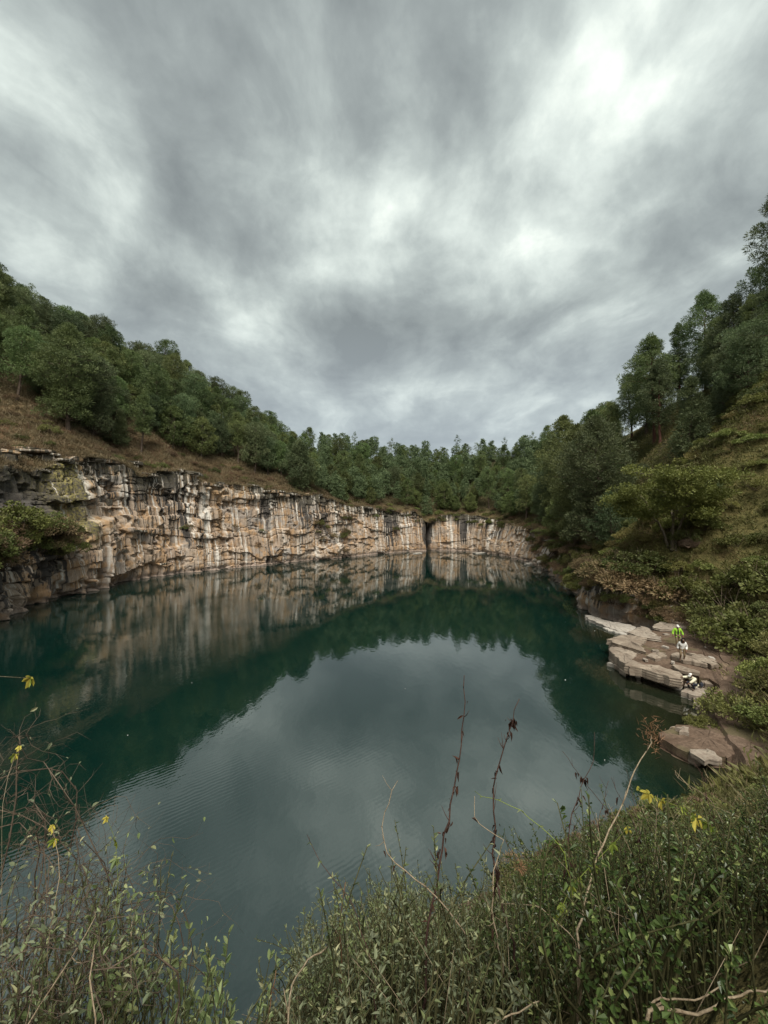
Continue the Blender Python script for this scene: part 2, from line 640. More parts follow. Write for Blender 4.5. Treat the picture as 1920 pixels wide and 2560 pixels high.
def wall_disp(s, z, hc):
    """how far the rock stands out towards the water, and its attributes"""
    zz = z - .03 * (s - CTS[8]) + 2.6 * fbm(s * .055, z * .06, 3, 3) + .5 * fbm(s * .35, z * .2, 2, 4)
    k = np.clip(np.searchsorted(LB, zz.ravel()).reshape(zz.shape), 1, 39)
    lo, hi = LB[k - 1], LB[k]
    edge = np.minimum(zz - lo, hi - zz)
    W = LW[k] * 2.0
    sj = s + 31.7 * k + .5 * fbm(s * .3, z * .5, 2, 7)
    j = np.floor(sj / W)
    fj = sj / W - j
    jed = np.minimum(fj, 1 - fj) * W
    r = hash01(k, j, 9)
    r2 = hash01(k, j, 10)
    big = hash01(np.floor(k / 2), np.floor((s + 5) / 7.3), 12)
    keep = sstep(.34, .52, hash01(k, np.floor(s / 9.7 + k * .37), 13) * .6 + .4 * hash01(k, j, 14))
    e = ((r - .5) * .75 + LH[k] * .30) * (.15 + .85 * keep) + (big - .5) * 1.2
    e = e - .30 * keep * np.exp(-(edge / .13) ** 2) * (hash01(k, j, 15) > .45) - .4 * np.exp(-(jed / .12) ** 2) * (r2 > .75)
    # the underside of a standing-out block is bevelled a little
    e = e + .10 * np.clip(edge, 0, .4)
    e = e + 1.7 * fbm(s * .075, z * .02, 3, 17)
    cr1 = fbm(s * .16, z * .34 + s * .03, 3, 83)
    cr2 = fbm(s * .42, z * .12, 3, 84)
    e = e - .5 * np.exp(-(cr1 / .022) ** 2) - .4 * np.exp(-(cr2 / .022) ** 2)
    e = e + .7 * sstep(-.03, .03, cr1) * sstep(-.2, .4, fbm(s * .1, z * .1, 2, 85))
    cav = fbm(s * .13, z * .2, 3, 87)
    e = e - .8 * sstep(.20, .25, cav) - .4 * sstep(.38, .41, fbm(s * .3, z * .42, 2, 88))
    fl = np.abs(fbm(s * .36, z * .035, 3, 19))
    e = e + 1.9 * (fl - .25) + .55 * np.abs(fbm(s * 1.5, z * .07, 2, 20))
    e = e + .28 * fbm(s * .8, z * .25, 4, 23, .6) + .12 * fbm(s * 3, z * 2.2, 2, 29)
    return e, r2, r


WALLS = {}


def make_wall(name, s0, s1, ds, dz, label):
    n = int((s1 - s0) / ds) + 1
    s = np.linspace(s0, s1, n)
    hmax = max(lut(s, 2)) + 1.8
    nz = int(hmax / dz) + 1
    v = np.linspace(0, 1, nz)
    hc = hill_z(s, np.zeros(n)) + .35 * lut(s, 8) * (hash01(np.floor(s / 1.7), s * 0, 3) - .2)
    z = -1.6 + (hc[:, None] + 1.6) * v[None, :]
    S = np.repeat(s[:, None], nz, 1)
    rough = lut(s, 8)[:, None]
    shelf = lut(s, 7)[:, None]
    e, blk, blk2 = wall_disp(S, z, hc)
    e = e * rough
    zf = z / np.maximum(hc[:, None], .5)
    hs = hc[:, None] * (.52 + .10 * fbm(S * .12, S * 0, 2, 51))
    e = e + shelf * (1 - sstep(hs - .3, hs + .3, z)) * (.7 + .3 * fbm(S * .3, z * .1, 2, 52))
    g = np.exp(-((S - NOTCH + .25 * np.sin(z * .6)) / .55) ** 2) + .22 * np.exp(-((S - NOTCH - 1.2) / 1.6) ** 2)
    e = e - 6.5 * g
    e = e - .5 * rough * np.exp(-((z - .35) / .5) ** 2)         # undercut at the water
    lean = lut(s, 3)[:, None] * np.clip(zf, 0, 1) ** 1.2
    x, y = lut(s, 0)[:, None], lut(s, 1)[:, None]
    nx, ny = nrm(s)
    off = lean - e
    V = np.stack([x + nx[:, None] * off, y + ny[:, None] * off, z + .10 * rough * fbm(S * .7, z * .7, 2, 61)], -1)
    # cap: the rock runs back under the turf
    caps = []
    dcap = lut(s, 3)
    for q, dz_ in ((.35, .12), (1.0, .10), (2.2, -.25), (4.2, -1.2)):
        o2 = off[:, -1] * (1 - min(q / 2.2, 1)) + dcap * min(q / 2.2, 1) + q
        zz = np.where(q < 2, hc + dz_ * rough[:, 0], hill_z(s, np.full(n, q)) + dz_)
        dz_ = dz_ if s1 < CTS[27] else -.06 - q * .3
        caps.append(np.stack([x[:, 0] + nx * o2, y[:, 0] + ny * o2, zz], -1)[:, None, :])
    V = np.concatenate([V] + caps, 1)
    nv = nz + 4
    topa = np.concatenate([np.clip(zf, 0, 1), np.ones((n, 4))], 1)
    tint_ = np.concatenate([blk, np.repeat(blk[:, -1:], 4, 1)], 1)
    # dark tone: near-left end, around the cleft, towards the rim, bands of black lichen
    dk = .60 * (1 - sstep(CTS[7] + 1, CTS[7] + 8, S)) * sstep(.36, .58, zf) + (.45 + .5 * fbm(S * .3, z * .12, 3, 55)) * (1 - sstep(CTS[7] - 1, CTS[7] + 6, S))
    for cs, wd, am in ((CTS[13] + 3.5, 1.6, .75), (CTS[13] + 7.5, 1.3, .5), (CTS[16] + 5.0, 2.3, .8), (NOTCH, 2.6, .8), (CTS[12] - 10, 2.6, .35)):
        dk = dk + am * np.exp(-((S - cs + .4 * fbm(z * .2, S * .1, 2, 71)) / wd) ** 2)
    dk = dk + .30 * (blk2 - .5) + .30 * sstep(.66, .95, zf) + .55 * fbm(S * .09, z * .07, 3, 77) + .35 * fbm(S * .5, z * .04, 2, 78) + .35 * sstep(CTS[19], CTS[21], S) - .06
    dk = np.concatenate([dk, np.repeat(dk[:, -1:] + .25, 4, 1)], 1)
    lc = np.exp(-((S - (CTS[7] + 4.0)) / 3.0) ** 2) * sstep(.25, .5, zf) + .25 * sstep(.7, 1, zf)
    lc = np.concatenate([lc, np.full((n, 4), .5)], 1)
    Sx = np.repeat(s[:, None], nv, 1)
    i = np.arange(n - 1)[:, None] * nv
    jj = np.arange(nv - 1)[None, :]
    F = np.stack([i + jj, i + jj + 1, i + nv + jj + 1, i + nv + jj], -1).reshape(-1, 4)
    uvv = np.stack([Sx.ravel(), V[..., 2].ravel()], -1)
    me = mesh_np(name, V.reshape(-1, 3), [F], M_ROCK, False,
                 {'tint': tint_.ravel(), 'dark': dk.ravel(), 'top': topa.ravel(), 'lichen': lc.ravel()}, uvv)
    me.polygons.foreach_set('use_smooth', np.ones(len(me.polygons), bool))
    try:
        me.set_sharp_from_angle(angle=R(38))
    except Exception:
        pass
    o = obj(name, me)
    tag(o, label, kind='structure')
    WALLS[s0] = (s, V, nx, ny, hc, o)
    return o


make_wall('cliff', CTS[3], NOTCH, .155, .13, 'tall streaked rock wall along the far left shore of the lake')
make_wall('cliff', NOTCH, CTS[19], .20, .15, 'lower streaked rock wall at the end of the lake beyond the dark cleft')
make_wall('rock_bank', CTS[19], CTS[26], .22, .18, 'overgrown rocky bank on the right shore')
make_wall('low_bank', CTS[26], SLEN + CTS[3], .35, .2, 'low earth and rock edge of the near shore')

# ------------------------------------------------------------------ hillside
ns_ = int(SLEN / 1.1)
s = np.linspace(0, SLEN, ns_, endpoint=False)
d = np.concatenate([[.25, .6], np.arange(1.2, 22, .9), np.arange(22.5, 84, 1.5), [92, 110, 150, 230, 420, 900]])
Sg, Dg = np.meshgrid(s, d, indexing='ij')
HV = hill_pt(Sg.ravel(), Dg.ravel()).reshape(ns_, len(d), 3)
HV[:, :, 2] = np.where(Dg > 84, HV[:, [len(d) - 7], 2] - (Dg - 84) * .06, HV[:, :, 2])
zone = lut(Sg.ravel(), 9).reshape(Sg.shape)
dirt = (sstep(CTS[25], CTS[26], Sg) * (1 - sstep(CTS[32], CTS[33], Sg))) * (1 - sstep(1.0, 3.0, Dg - lut(Sg.ravel(), 4).reshape(Sg.shape)))
dirt = dirt * (.75 + .3 * fbm(Sg * .5, Dg * .5, 2, 91))
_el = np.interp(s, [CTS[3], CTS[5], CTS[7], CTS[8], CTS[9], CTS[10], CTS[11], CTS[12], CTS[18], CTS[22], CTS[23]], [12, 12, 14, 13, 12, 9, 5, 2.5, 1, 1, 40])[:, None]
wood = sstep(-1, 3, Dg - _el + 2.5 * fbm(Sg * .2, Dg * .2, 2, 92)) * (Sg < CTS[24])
nv = len(d)
i = np.arange(ns_)[:, None]
jj = np.arange(nv - 1)[None, :]
i2 = (i + 1) % ns_
F = np.stack([i * nv + jj, i * nv + jj + 1, i2 * nv + jj + 1, i2 * nv + jj], -1).reshape(-1, 4)
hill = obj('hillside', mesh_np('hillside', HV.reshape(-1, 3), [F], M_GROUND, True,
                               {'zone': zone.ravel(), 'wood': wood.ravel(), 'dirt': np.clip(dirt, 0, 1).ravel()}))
tag(hill, 'steep hillside of dry grass and soil all round the crater lake', kind='structure')
_HP = HV[:, 2:60].reshape(-1, 3)
_hx, _hy, _hd = proj(_HP)


def pix_ground(px, py, tol=14):
    """nearest point of the hillside seen at a source pixel"""
    ok = (_hd > 1) & (np.hypot(_hx - px, _hy - py) < tol)
    if not ok.any():
        ok = (_hd > 1) & (np.hypot(_hx - px, _hy - py) < tol * 4)
    if not ok.any():
        best = None
        for w_ in WALLS.values():
            q = w_[1][:, :-4].reshape(-1, 3)
            x_, y_, d_ = proj(q)
            k_ = np.where((d_ > 1) & (np.hypot(x_ - px, y_ - py) < 25))[0]
            if len(k_):
                return q[k_[np.argmin(d_[k_])]]
        return None
    k = np.where(ok)[0]
    near = _hd[k].min()
    k = k[_hd[k] < near * 1.06 + .3]
    return _HP[k].mean(0)


def ground_z(x, y):
    dd = np.hypot(_HP[:, 0] - x, _HP[:, 1] - y)
    k = np.argsort(dd)[:4]
    wgt = 1 / (dd[k] + .05) ** 2
    return float((_HP[k, 2] * wgt).sum() / wgt.sum())


# ------------------------------------------------------------------ water
M_WATER, t = mat('deep_green_lake_water')
pos = t.n('ShaderNodeNewGeometry').outputs['Position']
mask = t.ramp(t.noise(t.mapping(pos, scale=(1, 1, 1)), .075, 2, .5), [(.42, .06), (.62, 1)])
rip = t.n('ShaderNodeTexWave')
rip.wave_profile = 'SIN'
t.l(t.mapping(pos, rot=(0, 0, R(52))), rip.inputs['Vector'])
rip.inputs['Scale'].default_value = 1.55
rip.inputs['Distortion'].default_value = 3.5
rip.inputs['Detail'].default_value = 2.5
rip.inputs['Detail Scale'].default_value = .9
sw = t.noise(t.mapping(pos, scale=(1.1, .55, 1), rot=(0, 0, R(35))), 2.6, 3, .5)
nearm = t.n('ShaderNodeSeparateXYZ')
t.l(pos, nearm.inputs[0])
nm = t.ramp(t.math('ADD', t.math('MULTIPLY', nearm.outputs[1], .010), t.math('MULTIPLY', nearm.outputs[0], .03)), [(.0, 1), (.25, .06)])
h = t.math('ADD', t.math('MULTIPLY', t.math('MULTIPLY', rip.outputs['Fac'], .0018), t.math('MULTIPLY', mask, nm)),
           t.math('MULTIPLY', sw, .0040))
bp = t.n('ShaderNodeBump')
bp.inputs['Strength'].default_value = 1
bp.inputs['Distance'].default_value = 1.0
t.l(h, bp.inputs['Height'])
shal = attr(t, 'shallow')
wc = t.mix(shal, t.mix(t.noise(pos, .05, 2), (.0018, .0118, .0094), (.0023, .0147, .0116)), (.012, .0145, .0075))
b = t.n('ShaderNodeBsdfPrincipled')
t.l(wc, b.inputs['Base Color'])
b.inputs['Roughness'].default_value = .0
b.inputs['IOR'].default_value = 2.25
b.inputs['Specular IOR Level'].default_value = .5
t.l(bp.outputs[0], b.inputs['Normal'])
o_ = t.n('ShaderNodeOutputMaterial')
t.l(b.outputs[0], o_.inputs[0])
gx = np.arange(-62, 56, 1.0)
gy = np.arange(0, 152, 1.0)
GX, GY = np.meshgrid(gx, gy, indexing='ij')
sh = np.zeros(GX.shape)
for (cx, cy, r_) in ((19, 27, 4.0), (17.5, 22, 4.5), (15.5, 18.5, 3.5), (20.5, 24, 3.5), (22, 38, 3)):
    sh = np.maximum(sh, np.exp(-(((GX - cx) ** 2 + (GY - cy) ** 2) / r_ ** 2) ** 1.5))
i = np.arange(len(gx) - 1)[:, None] * len(gy)
jj = np.arange(len(gy) - 1)[None, :]
F = np.stack([i + jj, i + len(gy) + jj, i + len(gy) + jj + 1, i + jj + 1], -1).reshape(-1, 4)
lake = obj('lake_water', mesh_np('lake_water', np.stack([GX.ravel(), GY.ravel(), 0 * GX.ravel()], -1), [F], M_WATER, True, {'shallow': sh.ravel()}))
tag(lake, 'still deep green water of the crater lake', kind='structure')
# ------------------------------------------------------------------ plant materials
def leaf_mat(name, c1, c2, c3=None, trans=.22, rough=.6, spec=.25, hue=.03):
    m, t = mat(name)
    ti = attr(t, 'tint')
    oi = t.n('ShaderNodeObjectInfo').outputs['Random']
    c = t.mix(ti, c1, c2)
    if c3:
        c = t.mix(t.ramp(ti, [(.86, 0), (.93, 1)]), c, c3)
    hs = t.n('ShaderNodeHueSaturation')
    t.l(c, hs.inputs['Color'])
    t.l(t.math('ADD', t.math('MULTIPLY', oi, hue * 2), .5 - hue), hs.inputs['Hue'])
    t.l(t.math('ADD', t.math('MULTIPLY', t.math('FRACT', t.math('MULTIPLY', oi, 7.31)), .75), .66), hs.inputs['Value'])
    hs.inputs['Saturation'].default_value = 1.0
    finish(t, hs.outputs[0], rough, spec, None, trans)
    return m


def bark_mat(name, a, b, scale=6):
    m, t = mat(name)
    p = t.n('ShaderNodeTexCoord').outputs['Object']
    n = t.noise(t.mapping(p, scale=(1, 1, .25)), scale, 5, .65)
    finish(t, t.mix(t.ramp(n, [(.35, 0), (.65, 1)]), a, b), .9, .1, bump(t, n, .6, .03))
    return m


M_PINE = leaf_mat('pine_needles', (.056, .084, .032), (.155, .190, .070), hue=.028, trans=.28)
M_PINE2 = leaf_mat('blue_green_pine_needles', (.054, .080, .038), (.142, .176, .080), hue=.024, trans=.28)
M_BROAD = leaf_mat('broad_leaves', (.050, .074, .024), (.135, .165, .055), hue=.02)
M_ACACIA = leaf_mat('yellow_green_feathery_leaves', (.125, .155, .038), (.265, .28, .075), hue=.01, trans=.3)
M_SHRUB = leaf_mat('olive_shrub_leaves', (.060, .072, .022), (.160, .165, .055), (.22, .20, .10), hue=.03)
M_SHRUBB = leaf_mat('dry_brown_shrub_leaves', (.095, .062, .036), (.20, .145, .080), (.14, .135, .055), hue=.02, trans=.15)
M_SHRUBG = leaf_mat('bright_shrub_leaves', (.070, .092, .024), (.185, .200, .060), (.25, .25, .11), hue=.02)
M_SHRUBY = leaf_mat('yellow_olive_scrub_leaves', (.085, .088, .026), (.225, .205, .070), (.24, .18, .09), hue=.025)
M_BARK = bark_mat('pine_bark', (.045, .035, .028), (.115, .085, .065))
M_BARKR = bark_mat('red_brown_pine_bark', (.06, .030, .024), (.13, .062, .048))
M_BARKG = bark_mat('grey_brown_bark', (.075, .062, .045), (.17, .145, .11))
M_TWIG = bark_mat('dry_twigs', (.055, .042, .032), (.13, .10, .075), 12)


def clump(mb, c, r, n, ln, wd, rg, flat=.7, upb=.35, shape=None):
    """needle sprays or leaflets on the shell of one foliage clump"""
    dv = unit(rg.normal(size=(n, 3)))
    dv[:, 2] = np.abs(dv[:, 2]) * (rg.random(n) > .28) * 2 - np.abs(dv[:, 2]) * 1 if False else dv[:, 2]
    rad = r * rg.uniform(.45, 1.0, n)[:, None]
    pos = c + dv * rad * np.array([1, 1, flat])
    D = unit(dv + np.array([0, 0, upb]) + rg.normal(size=(n, 3)) * .35)
    S = unit(np.cross(D, rg.normal(size=(n, 3))))
    L = ln * rg.uniform(.6, 1.25, n)[:, None]
    Wd = wd * rg.uniform(.6, 1.2, n)[:, None]
    V = np.stack([pos, pos + D * L * .55 + S * Wd, pos + D * L, pos + D * L * .55 - S * Wd], 1).reshape(-1, 3)
    i = np.arange(n)[:, None] * 4
    F = i + np.array([[0, 1, 2, 3]])
    tn = np.clip(.25 + .5 * rg.random() + rg.uniform(-.25, .25, n), 0, 1)
    mb.add(V, None, F, np.repeat(tn, 4))


def make_tree(h, rmax, seed, kind='pine', clear=.25, dense=1.0, nclump=95, ln=.36, wd=.042, tuft=62, trunk_r=None, lean=.3, profile=None):
    rg = np.random.default_rng(seed)
    tb, cb = MB(), MB()
    n = 9
    zs = np.linspace(-.5, h * .96, n)
    bend = rg.normal(size=2) * lean
    px_ = bend[0] * np.sin(zs / h * 2.2) + .1 * rg.normal(size=n) * (np.arange(n) > 1)
    py_ = bend[1] * np.sin(zs / h * 2.0) + .1 * rg.normal(size=n) * (np.arange(n) > 1)
    r0 = trunk_r or .016 * h + .03
    rad = r0 * (1 - .92 * np.linspace(0, 1, n) ** 1.1)
    rad[0] *= 1.5
    path = np.stack([px_, py_, zs], 1)
    tb.tube(path, rad, 8)
    prof = profile or (lambda q: math.sqrt(max(0., 1 - ((q - .40) / .64) ** 2)) * (.8 + .25 * math.sin(q * 9 + seed)))
    ga = rg.random() * 6.28
    lobes = rg.uniform(.65, 1.15, 7)
    for k in range(nclump):
        q = (k + rg.random()) / nclump
        q = q ** .9
        z = h * (clear + (1 - clear) * q)
        R_ = rmax * max(prof(q), .10)
        ga += 2.4 + rg.normal() * .35
        rr = R_ * math.sqrt(rg.uniform(.12, 1.0)) * lobes[int((ga % 6.2832) / 6.2832 * 7) % 7]
        if q > .97:
            rr *= .25
        cx = np.interp(z, zs, px_)
        cy = np.interp(z, zs, py_)
        zz = z + rg.normal() * .25 - .12 * rr
        c = np.array([cx + rr * math.cos(ga), cy + rr * math.sin(ga), zz])
        cr = rg.uniform(.50, .95) * (rmax / 3.0) ** .5 * (1.0 - .3 * q)
        clump(cb, c, cr, int(tuft * 1.9 * dense * rg.uniform(.7, 1.2)), ln, wd, rg)
        if rr > .45 and k % 2 == 0:
            zb = max(z - .35 * rr - .2, h * clear * .7)
            b0 = np.array([np.interp(zb, zs, px_), np.interp(zb, zs, py_), zb])
            mid = (b0 + c) / 2 + np.array([0, 0, .12 * rr])
            tb.tube(np.stack([b0, mid, c]), [r0 * .3 * (1 - .7 * q), r0 * .2 * (1 - .7 * q), .012], 4)
    if kind == 'pine':                                    # a few bare lower snags
        for k in range(6):
            zb = h * clear * rg.uniform(.35, 1)
            a = rg.random() * 6.28
            L = rg.uniform(.4, 1.1)
            b0 = np.array([np.interp(zb, zs, px_), np.interp(zb, zs, py_), zb])
            tb.tube(np.stack([b0, b0 + np.array([math.cos(a) * L, math.sin(a) * L, .1 * L])]), [.03, .008], 4)
    return tb, cb


def flat_top(seed, h=9.0, rmax=6.0):
    """several leaning stems under a spreading layered crown"""
    rg = np.random.default_rng(seed)
    tb, cb = MB(), MB()
    for k in range(4):
        a = k * 1.6 + rg.random()
        spread = rmax * rg.uniform(.25, .5)
        ztop = h * rg.uniform(.6, .75)
        pts = []
        for q in np.linspace(0, 1, 7):
            pts.append([math.cos(a) * (spread * q ** 1.6) + .25 * math.cos(a), math.sin(a) * (spread * q ** 1.6) + .25 * math.sin(a), -.4 + (ztop + .4) * q])
        pts = np.array(pts) + rg.normal(size=(7, 3)) * .07
        tb.tube(pts, np.linspace(.17, .05, 7), 7)
        for b in range(14):
            q = rg.uniform(.45, 1.0)
            i0 = min(int(q * 6), 5)
            b0 = pts[i0] * (1 - (q * 6 - i0)) + pts[min(i0 + 1, 6)] * (q * 6 - i0)
            aa = a + rg.normal() * 1.0
            L = rmax * rg.uniform(.3, .62)
            e = b0 + np.array([math.cos(aa) * L, math.sin(aa) * L, rg.uniform(.2, 2.3)])
            rr = np.hypot(e[0], e[1])
            if rr > rmax:
                e[:2] *= rmax / rr
            e[2] = min(e[2], h - .075 * rr ** 1.6)
            mid = (b0 + e) / 2 + np.array([0, 0, .3])
            tb.tube(np.stack([b0, mid, e]), [.05, .035, .012], 4)
            for c_ in range(6):
                f = rg.uniform(.45, 1.05)
                c = b0 + (e - b0) * f + rg.normal(size=3) * np.array([.6, .6, .15]) + np.array([0, 0, .15])
                clump(cb, c, rg.uniform(.55, .95), 95, .27, .065, rg, flat=.5, upb=.15)
    return tb, cb


def bush(seed, h, r, n=2600, ln=.13, wd=.045, mat_=None, mound=True, gap=.0, twig=26):
    rg = np.random.default_rng(seed)
    tb, cb = MB(), MB()
    nc = 26
    for k in range(nc):
        a = rg.random() * 6.283
        q = math.sqrt(rg.random())
        rr = r * q
        top = h * (1 - .75 * q ** 2) * rg.uniform(.65, 1.08)
        c = np.array([rr * math.cos(a), rr * math.sin(a), top * rg.uniform(.55, .95)])
        clump(cb, c, rg.uniform(.20, .38) * r * .9, n // nc, ln, wd, rg, flat=.75, upb=.25)
    for k in range(twig):
        a = rg.random() * 6.283
        q = math.sqrt(rg.random()) * 1.05
        e = np.array([r * q * math.cos(a), r * q * math.sin(a), h * (1.05 - .6 * q ** 2) * rg.uniform(.8, 1.15)])
        b0 = np.array([.15 * r * rg.normal(), .15 * r * rg.normal(), -.25])
        m_ = (b0 + e) / 2 + rg.normal(size=3) * .12 * r
        tb.tube(np.stack([b0, m_, e]), [.025, .017, .005], 3)
    return tb, cb


# ------------------------------------------------------------------ prototypes (each placed once, then copied)
class Proto:
    def __init__(self, name, tb, cb, mt, mc, pt='trunk', pc='crown'):
        self.name, self.pt, self.pc = name, pt, pc
        self.mt = tb.mesh(name + '_' + pt, mt)
        self.mc = cb.mesh(name + '_' + pc, mc, False)
        zz = np.concatenate(cb.v)
        self.h = float(np.percentile(zz[:, 2], 99.7))
        self.r = float(np.percentile(np.hypot(zz[:, 0], zz[:, 1]), 97))
        self.first = None

    def place(self, loc, rz, sc, label, cat, group=None, kind=None, tilt=(0, 0)):
        if self.first is None:
            r = bpy.data.objects.new(self.name, None)
            r.empty_display_size = .3
            COL.objects.link(r)
            a = obj(self.pt, self.mt, r)
            b = obj(self.pc, self.mc, r)
            self.first = (r, a, b)
        else:
            f = self.first
            r = f[0].copy()
            COL.objects.link(r)
            for k_ in ('group',):
                if k_ in r:
                    del r[k_]
            for ch in f[1:]:
                c_ = ch.copy()
                COL.objects.link(c_)
                c_.parent = r
        r.location = loc
        r.rotation_euler = (tilt[0], tilt[1], rz)
        r.scale = (sc, sc, sc) if np.isscalar(sc) else sc
        tag(r, label, cat, group, kind)
        return r


PINES = []
for k, (h, rm, cl, nc, tf) in enumerate([(11.0, 3.6, .24, 105, 70), (12.5, 3.4, .32, 100, 66), (9.5, 3.8, .12, 110, 74), (12., 2.9, .36, 80, 64), (8.5, 3.3, .08, 100, 72)]):
    tb, cb = make_tree(h, rm, 100 + k, 'pine', cl, nclump=nc, tuft=tf)
    PINES.append(Proto('pine_tree', tb, cb, M_BARK, M_PINE if k % 2 else M_PINE2))
# sparse, tufted ridge pines
SPARSE = []
for k, (h, rm, cl, nc) in enumerate([(12., 1.7, .42, 24), (13.5, 1.9, .62, 17), (11.5, 2.3, .5, 26)]):
    tb, cb = make_tree(h, rm, 140 + k, 'pine', cl, nclump=nc, tuft=46, trunk_r=.13, lean=.5)
    SPARSE.append(Proto('pine_tree', tb, cb, M_BARK, M_PINE2))
# big right-hand pines with long red trunks
BIGP = []
for k, (h, rm, cl, nc) in enumerate([(19., 4.4, .30, 190), (17., 3.8, .26, 165), (21., 3.4, .22, 170)]):
    tb, cb = make_tree(h, rm, 160 + k, 'pine', cl, nclump=nc, tuft=64, ln=.40, wd=.05, trunk_r=.27)
    BIGP.append(Proto('pine_tree', tb, cb, M_BARKR, M_PINE if k != 1 else M_PINE2))
GREAT = []
for k, (h, rm, cl, nc) in enumerate([(17., 5.6, .10, 300), (16., 4.6, .14, 250)]):
    tb, cb = make_tree(h, rm, 190 + k, 'pine', cl, nclump=nc, tuft=66, ln=.36, wd=.045, trunk_r=.28)
    GREAT.append(Proto('pine_tree', tb, cb, M_BARK, M_PINE if k else M_PINE2))
CONE = []
for k, (h, rm) in enumerate([(9., 2.6), (7., 2.2)]):
    tb, cb = make_tree(h, rm, 180 + k, 'pine', .08, nclump=110, tuft=60, ln=.34, wd=.042,
                       profile=lambda q: (1 - q) ** .8 * (1 if q > .06 else .6))
    CONE.append(Proto('pine_tree', tb, cb, M_BARK, M_PINE2))
BROAD = []
for k, (h, rm) in enumerate([(8., 3.4), (7., 3.0), (9.5, 3.6)]):
    tb, cb = make_tree(h, rm, 200 + k, 'broad', .14, nclump=95, tuft=60, ln=.26, wd=.065, lean=.6,
                       profile=lambda q: math.sin(min(max(q, 0), 1) ** .9 * math.pi) ** .5)
    BROAD.append(Proto('broadleaf_tree', tb, cb, M_BARKG, M_BROAD))
tb, cb = flat_top(231, 9.2, 6.2)
ACACIA = Proto('acacia_tree', tb, cb, M_BARKG, M_ACACIA)
BUSH = {}
for key, mt_, ln, wd in (('olive', M_SHRUB, .15, .05), ('brown', M_SHRUBB, .17, .03), ('bright', M_SHRUBG, .16, .06), ('straw', M_SHRUBY, .15, .04)):
    BUSH[key] = []
    for k, (h, r) in enumerate([(1.5, 1.5), (1.9, 1.7), (1.2, 1.6)]):
        tb, cb = bush(300 + k + len(key) * 10, h, r, 3400, ln, wd)
        BUSH[key].append(Proto('shrub', tb, cb, M_TWIG, mt_, 'twigs', 'foliage'))


def in_view(p, h, margin=260):
    x, y, dd = proj(np.array([p, [p[0], p[1], p[2] + h]]))
    if dd.min() < 1:
        return False
    return -margin < x[0] < 1920 + margin and y.max() > -100


# ------------------------------------------------------------------ forest
TREES = []            # (px height, proto, loc, rz, sc, label, category, group)
PLACED = []


def free(p, gap):
    for q in PLACED:
        if (q[0] - p[0]) ** 2 + (q[1] - p[1]) ** 2 < (gap + q[2]) ** 2 / 4 * 1.0:
            return False
    return True


def put_tree(proto, p, sc, label, cat='tree', group=None, gap=None, rz=None):
    x, y, dd = proj(p)
    TREES.append((proto.h * sc * 960 / dd[0], proto, tuple(p), random.random() * 6.28 if rz is None else rz, sc, label, cat, group))
    PLACED.append((p[0], p[1], gap or proto.r * sc * 1.3))


def hero(px, py, proto, hpx, label, cat='tree', rz=None):
    """a tree that the photograph singles out: foot at a pixel, height in pixels"""
    p = pix_ground(px, py)
    if p is None:
        print('NO GROUND', px, py)
        return
    x, y, dd = proj(p)
    sc = hpx * dd[0] / 960 / proto.h
    put_tree(proto, p, sc, label, cat, None, None, rz)


hero(352, 1135, PINES[3], 150, 'lone slender pine standing on brown grass at the edge of the left cliff')
hero(302, 1112, CONE[1], 90, 'small young pine just left of the lone slender pine on the cliff edge')
hero(172, 1080, GREAT[1], 270, 'big bushy pine at the front of the left slope, above the rock overhang')
hero(235, 1095, GREAT[0], 215, 'dense wide pine beside the big bushy pine on the left slope')
hero(40, 1000, PINES[1], 190, 'dark pine cut by the photo\'s left edge on the grassy slope')
hero(636, 1160, CONE[0], 120, 'broad conical pine at the lip of the cliff left of the tree wall')
hero(745, 1235, PINES[4], 125, 'upright pine hanging over the cliff edge where the brown gully begins')
hero(555, 1145, PINES[2], 95, 'rounded pine behind the brown grass slope at mid cliff')
hero(1110, 1275, BROAD[0], 68, 'pale rounded broadleaf tree right of the dark cleft')
hero(1180, 1290, BROAD[1], 50, 'low olive broadleaf tree on the rim above the far rock wall')
hero(1631, 1108, BIGP[0], 275, 'tallest red-trunked pine in the pair above the grassy right slope')
hero(1650, 1112, BIGP[1], 215, 'slightly shorter red-trunked pine leaning beside the tallest one')
hero(1545, 1060, BIGP[1], 165, 'open-crowned pine with sky showing through at the ridge end on the right')
hero(1590, 1050, GREAT[1], 205, 'round-topped dark pine between the open-crowned pine and the red trunks')
hero(1722, 1140, CONE[0], 200, 'conical bright green pine standing downhill of the red trunks')
hero(1760, 975, BIGP[0], 250, 'tall crown highest on the right ridge, next to the gap of sky')
hero(1700, 1000, BIGP[2], 200, 'pine with a ragged top on the right ridge before the tall crown')
hero(1835, 965, BIGP[1], 225, 'dark pine on the right ridge close to the photo edge')
hero(1880, 960, BIGP[2], 230, 'deep green pine filling the ridge corner at the photo\'s right edge')
hero(1770, 970, PINES[4], 110, 'short bushy pine in front of the tall crown on the right ridge')
hero(1500, 1365, GREAT[0], 330, 'great dark spreading pine above the water at the bend of the right bank')
hero(1440, 1360, GREAT[1], 300, 'dense dark pine leaning over the rocky right bank')
hero(1410, 1290, GREAT[1], 250, 'shaggy dark pine left of the great spreading pine')
hero(1480, 1260, GREAT[1], 240, 'tall dark pine behind the great spreading pine')
hero(1560, 1250, CONE[1], 110, 'small pine just behind the yellow-green tree')
hero(1690, 1372, ACACIA, 195, 'spreading yellow-green flat-topped tree with several thin stems', rz=.4)
hero(1806, 1270, SPARSE[0], 85, 'thin bare-stemmed sapling right of the yellow-green flat-topped tree')
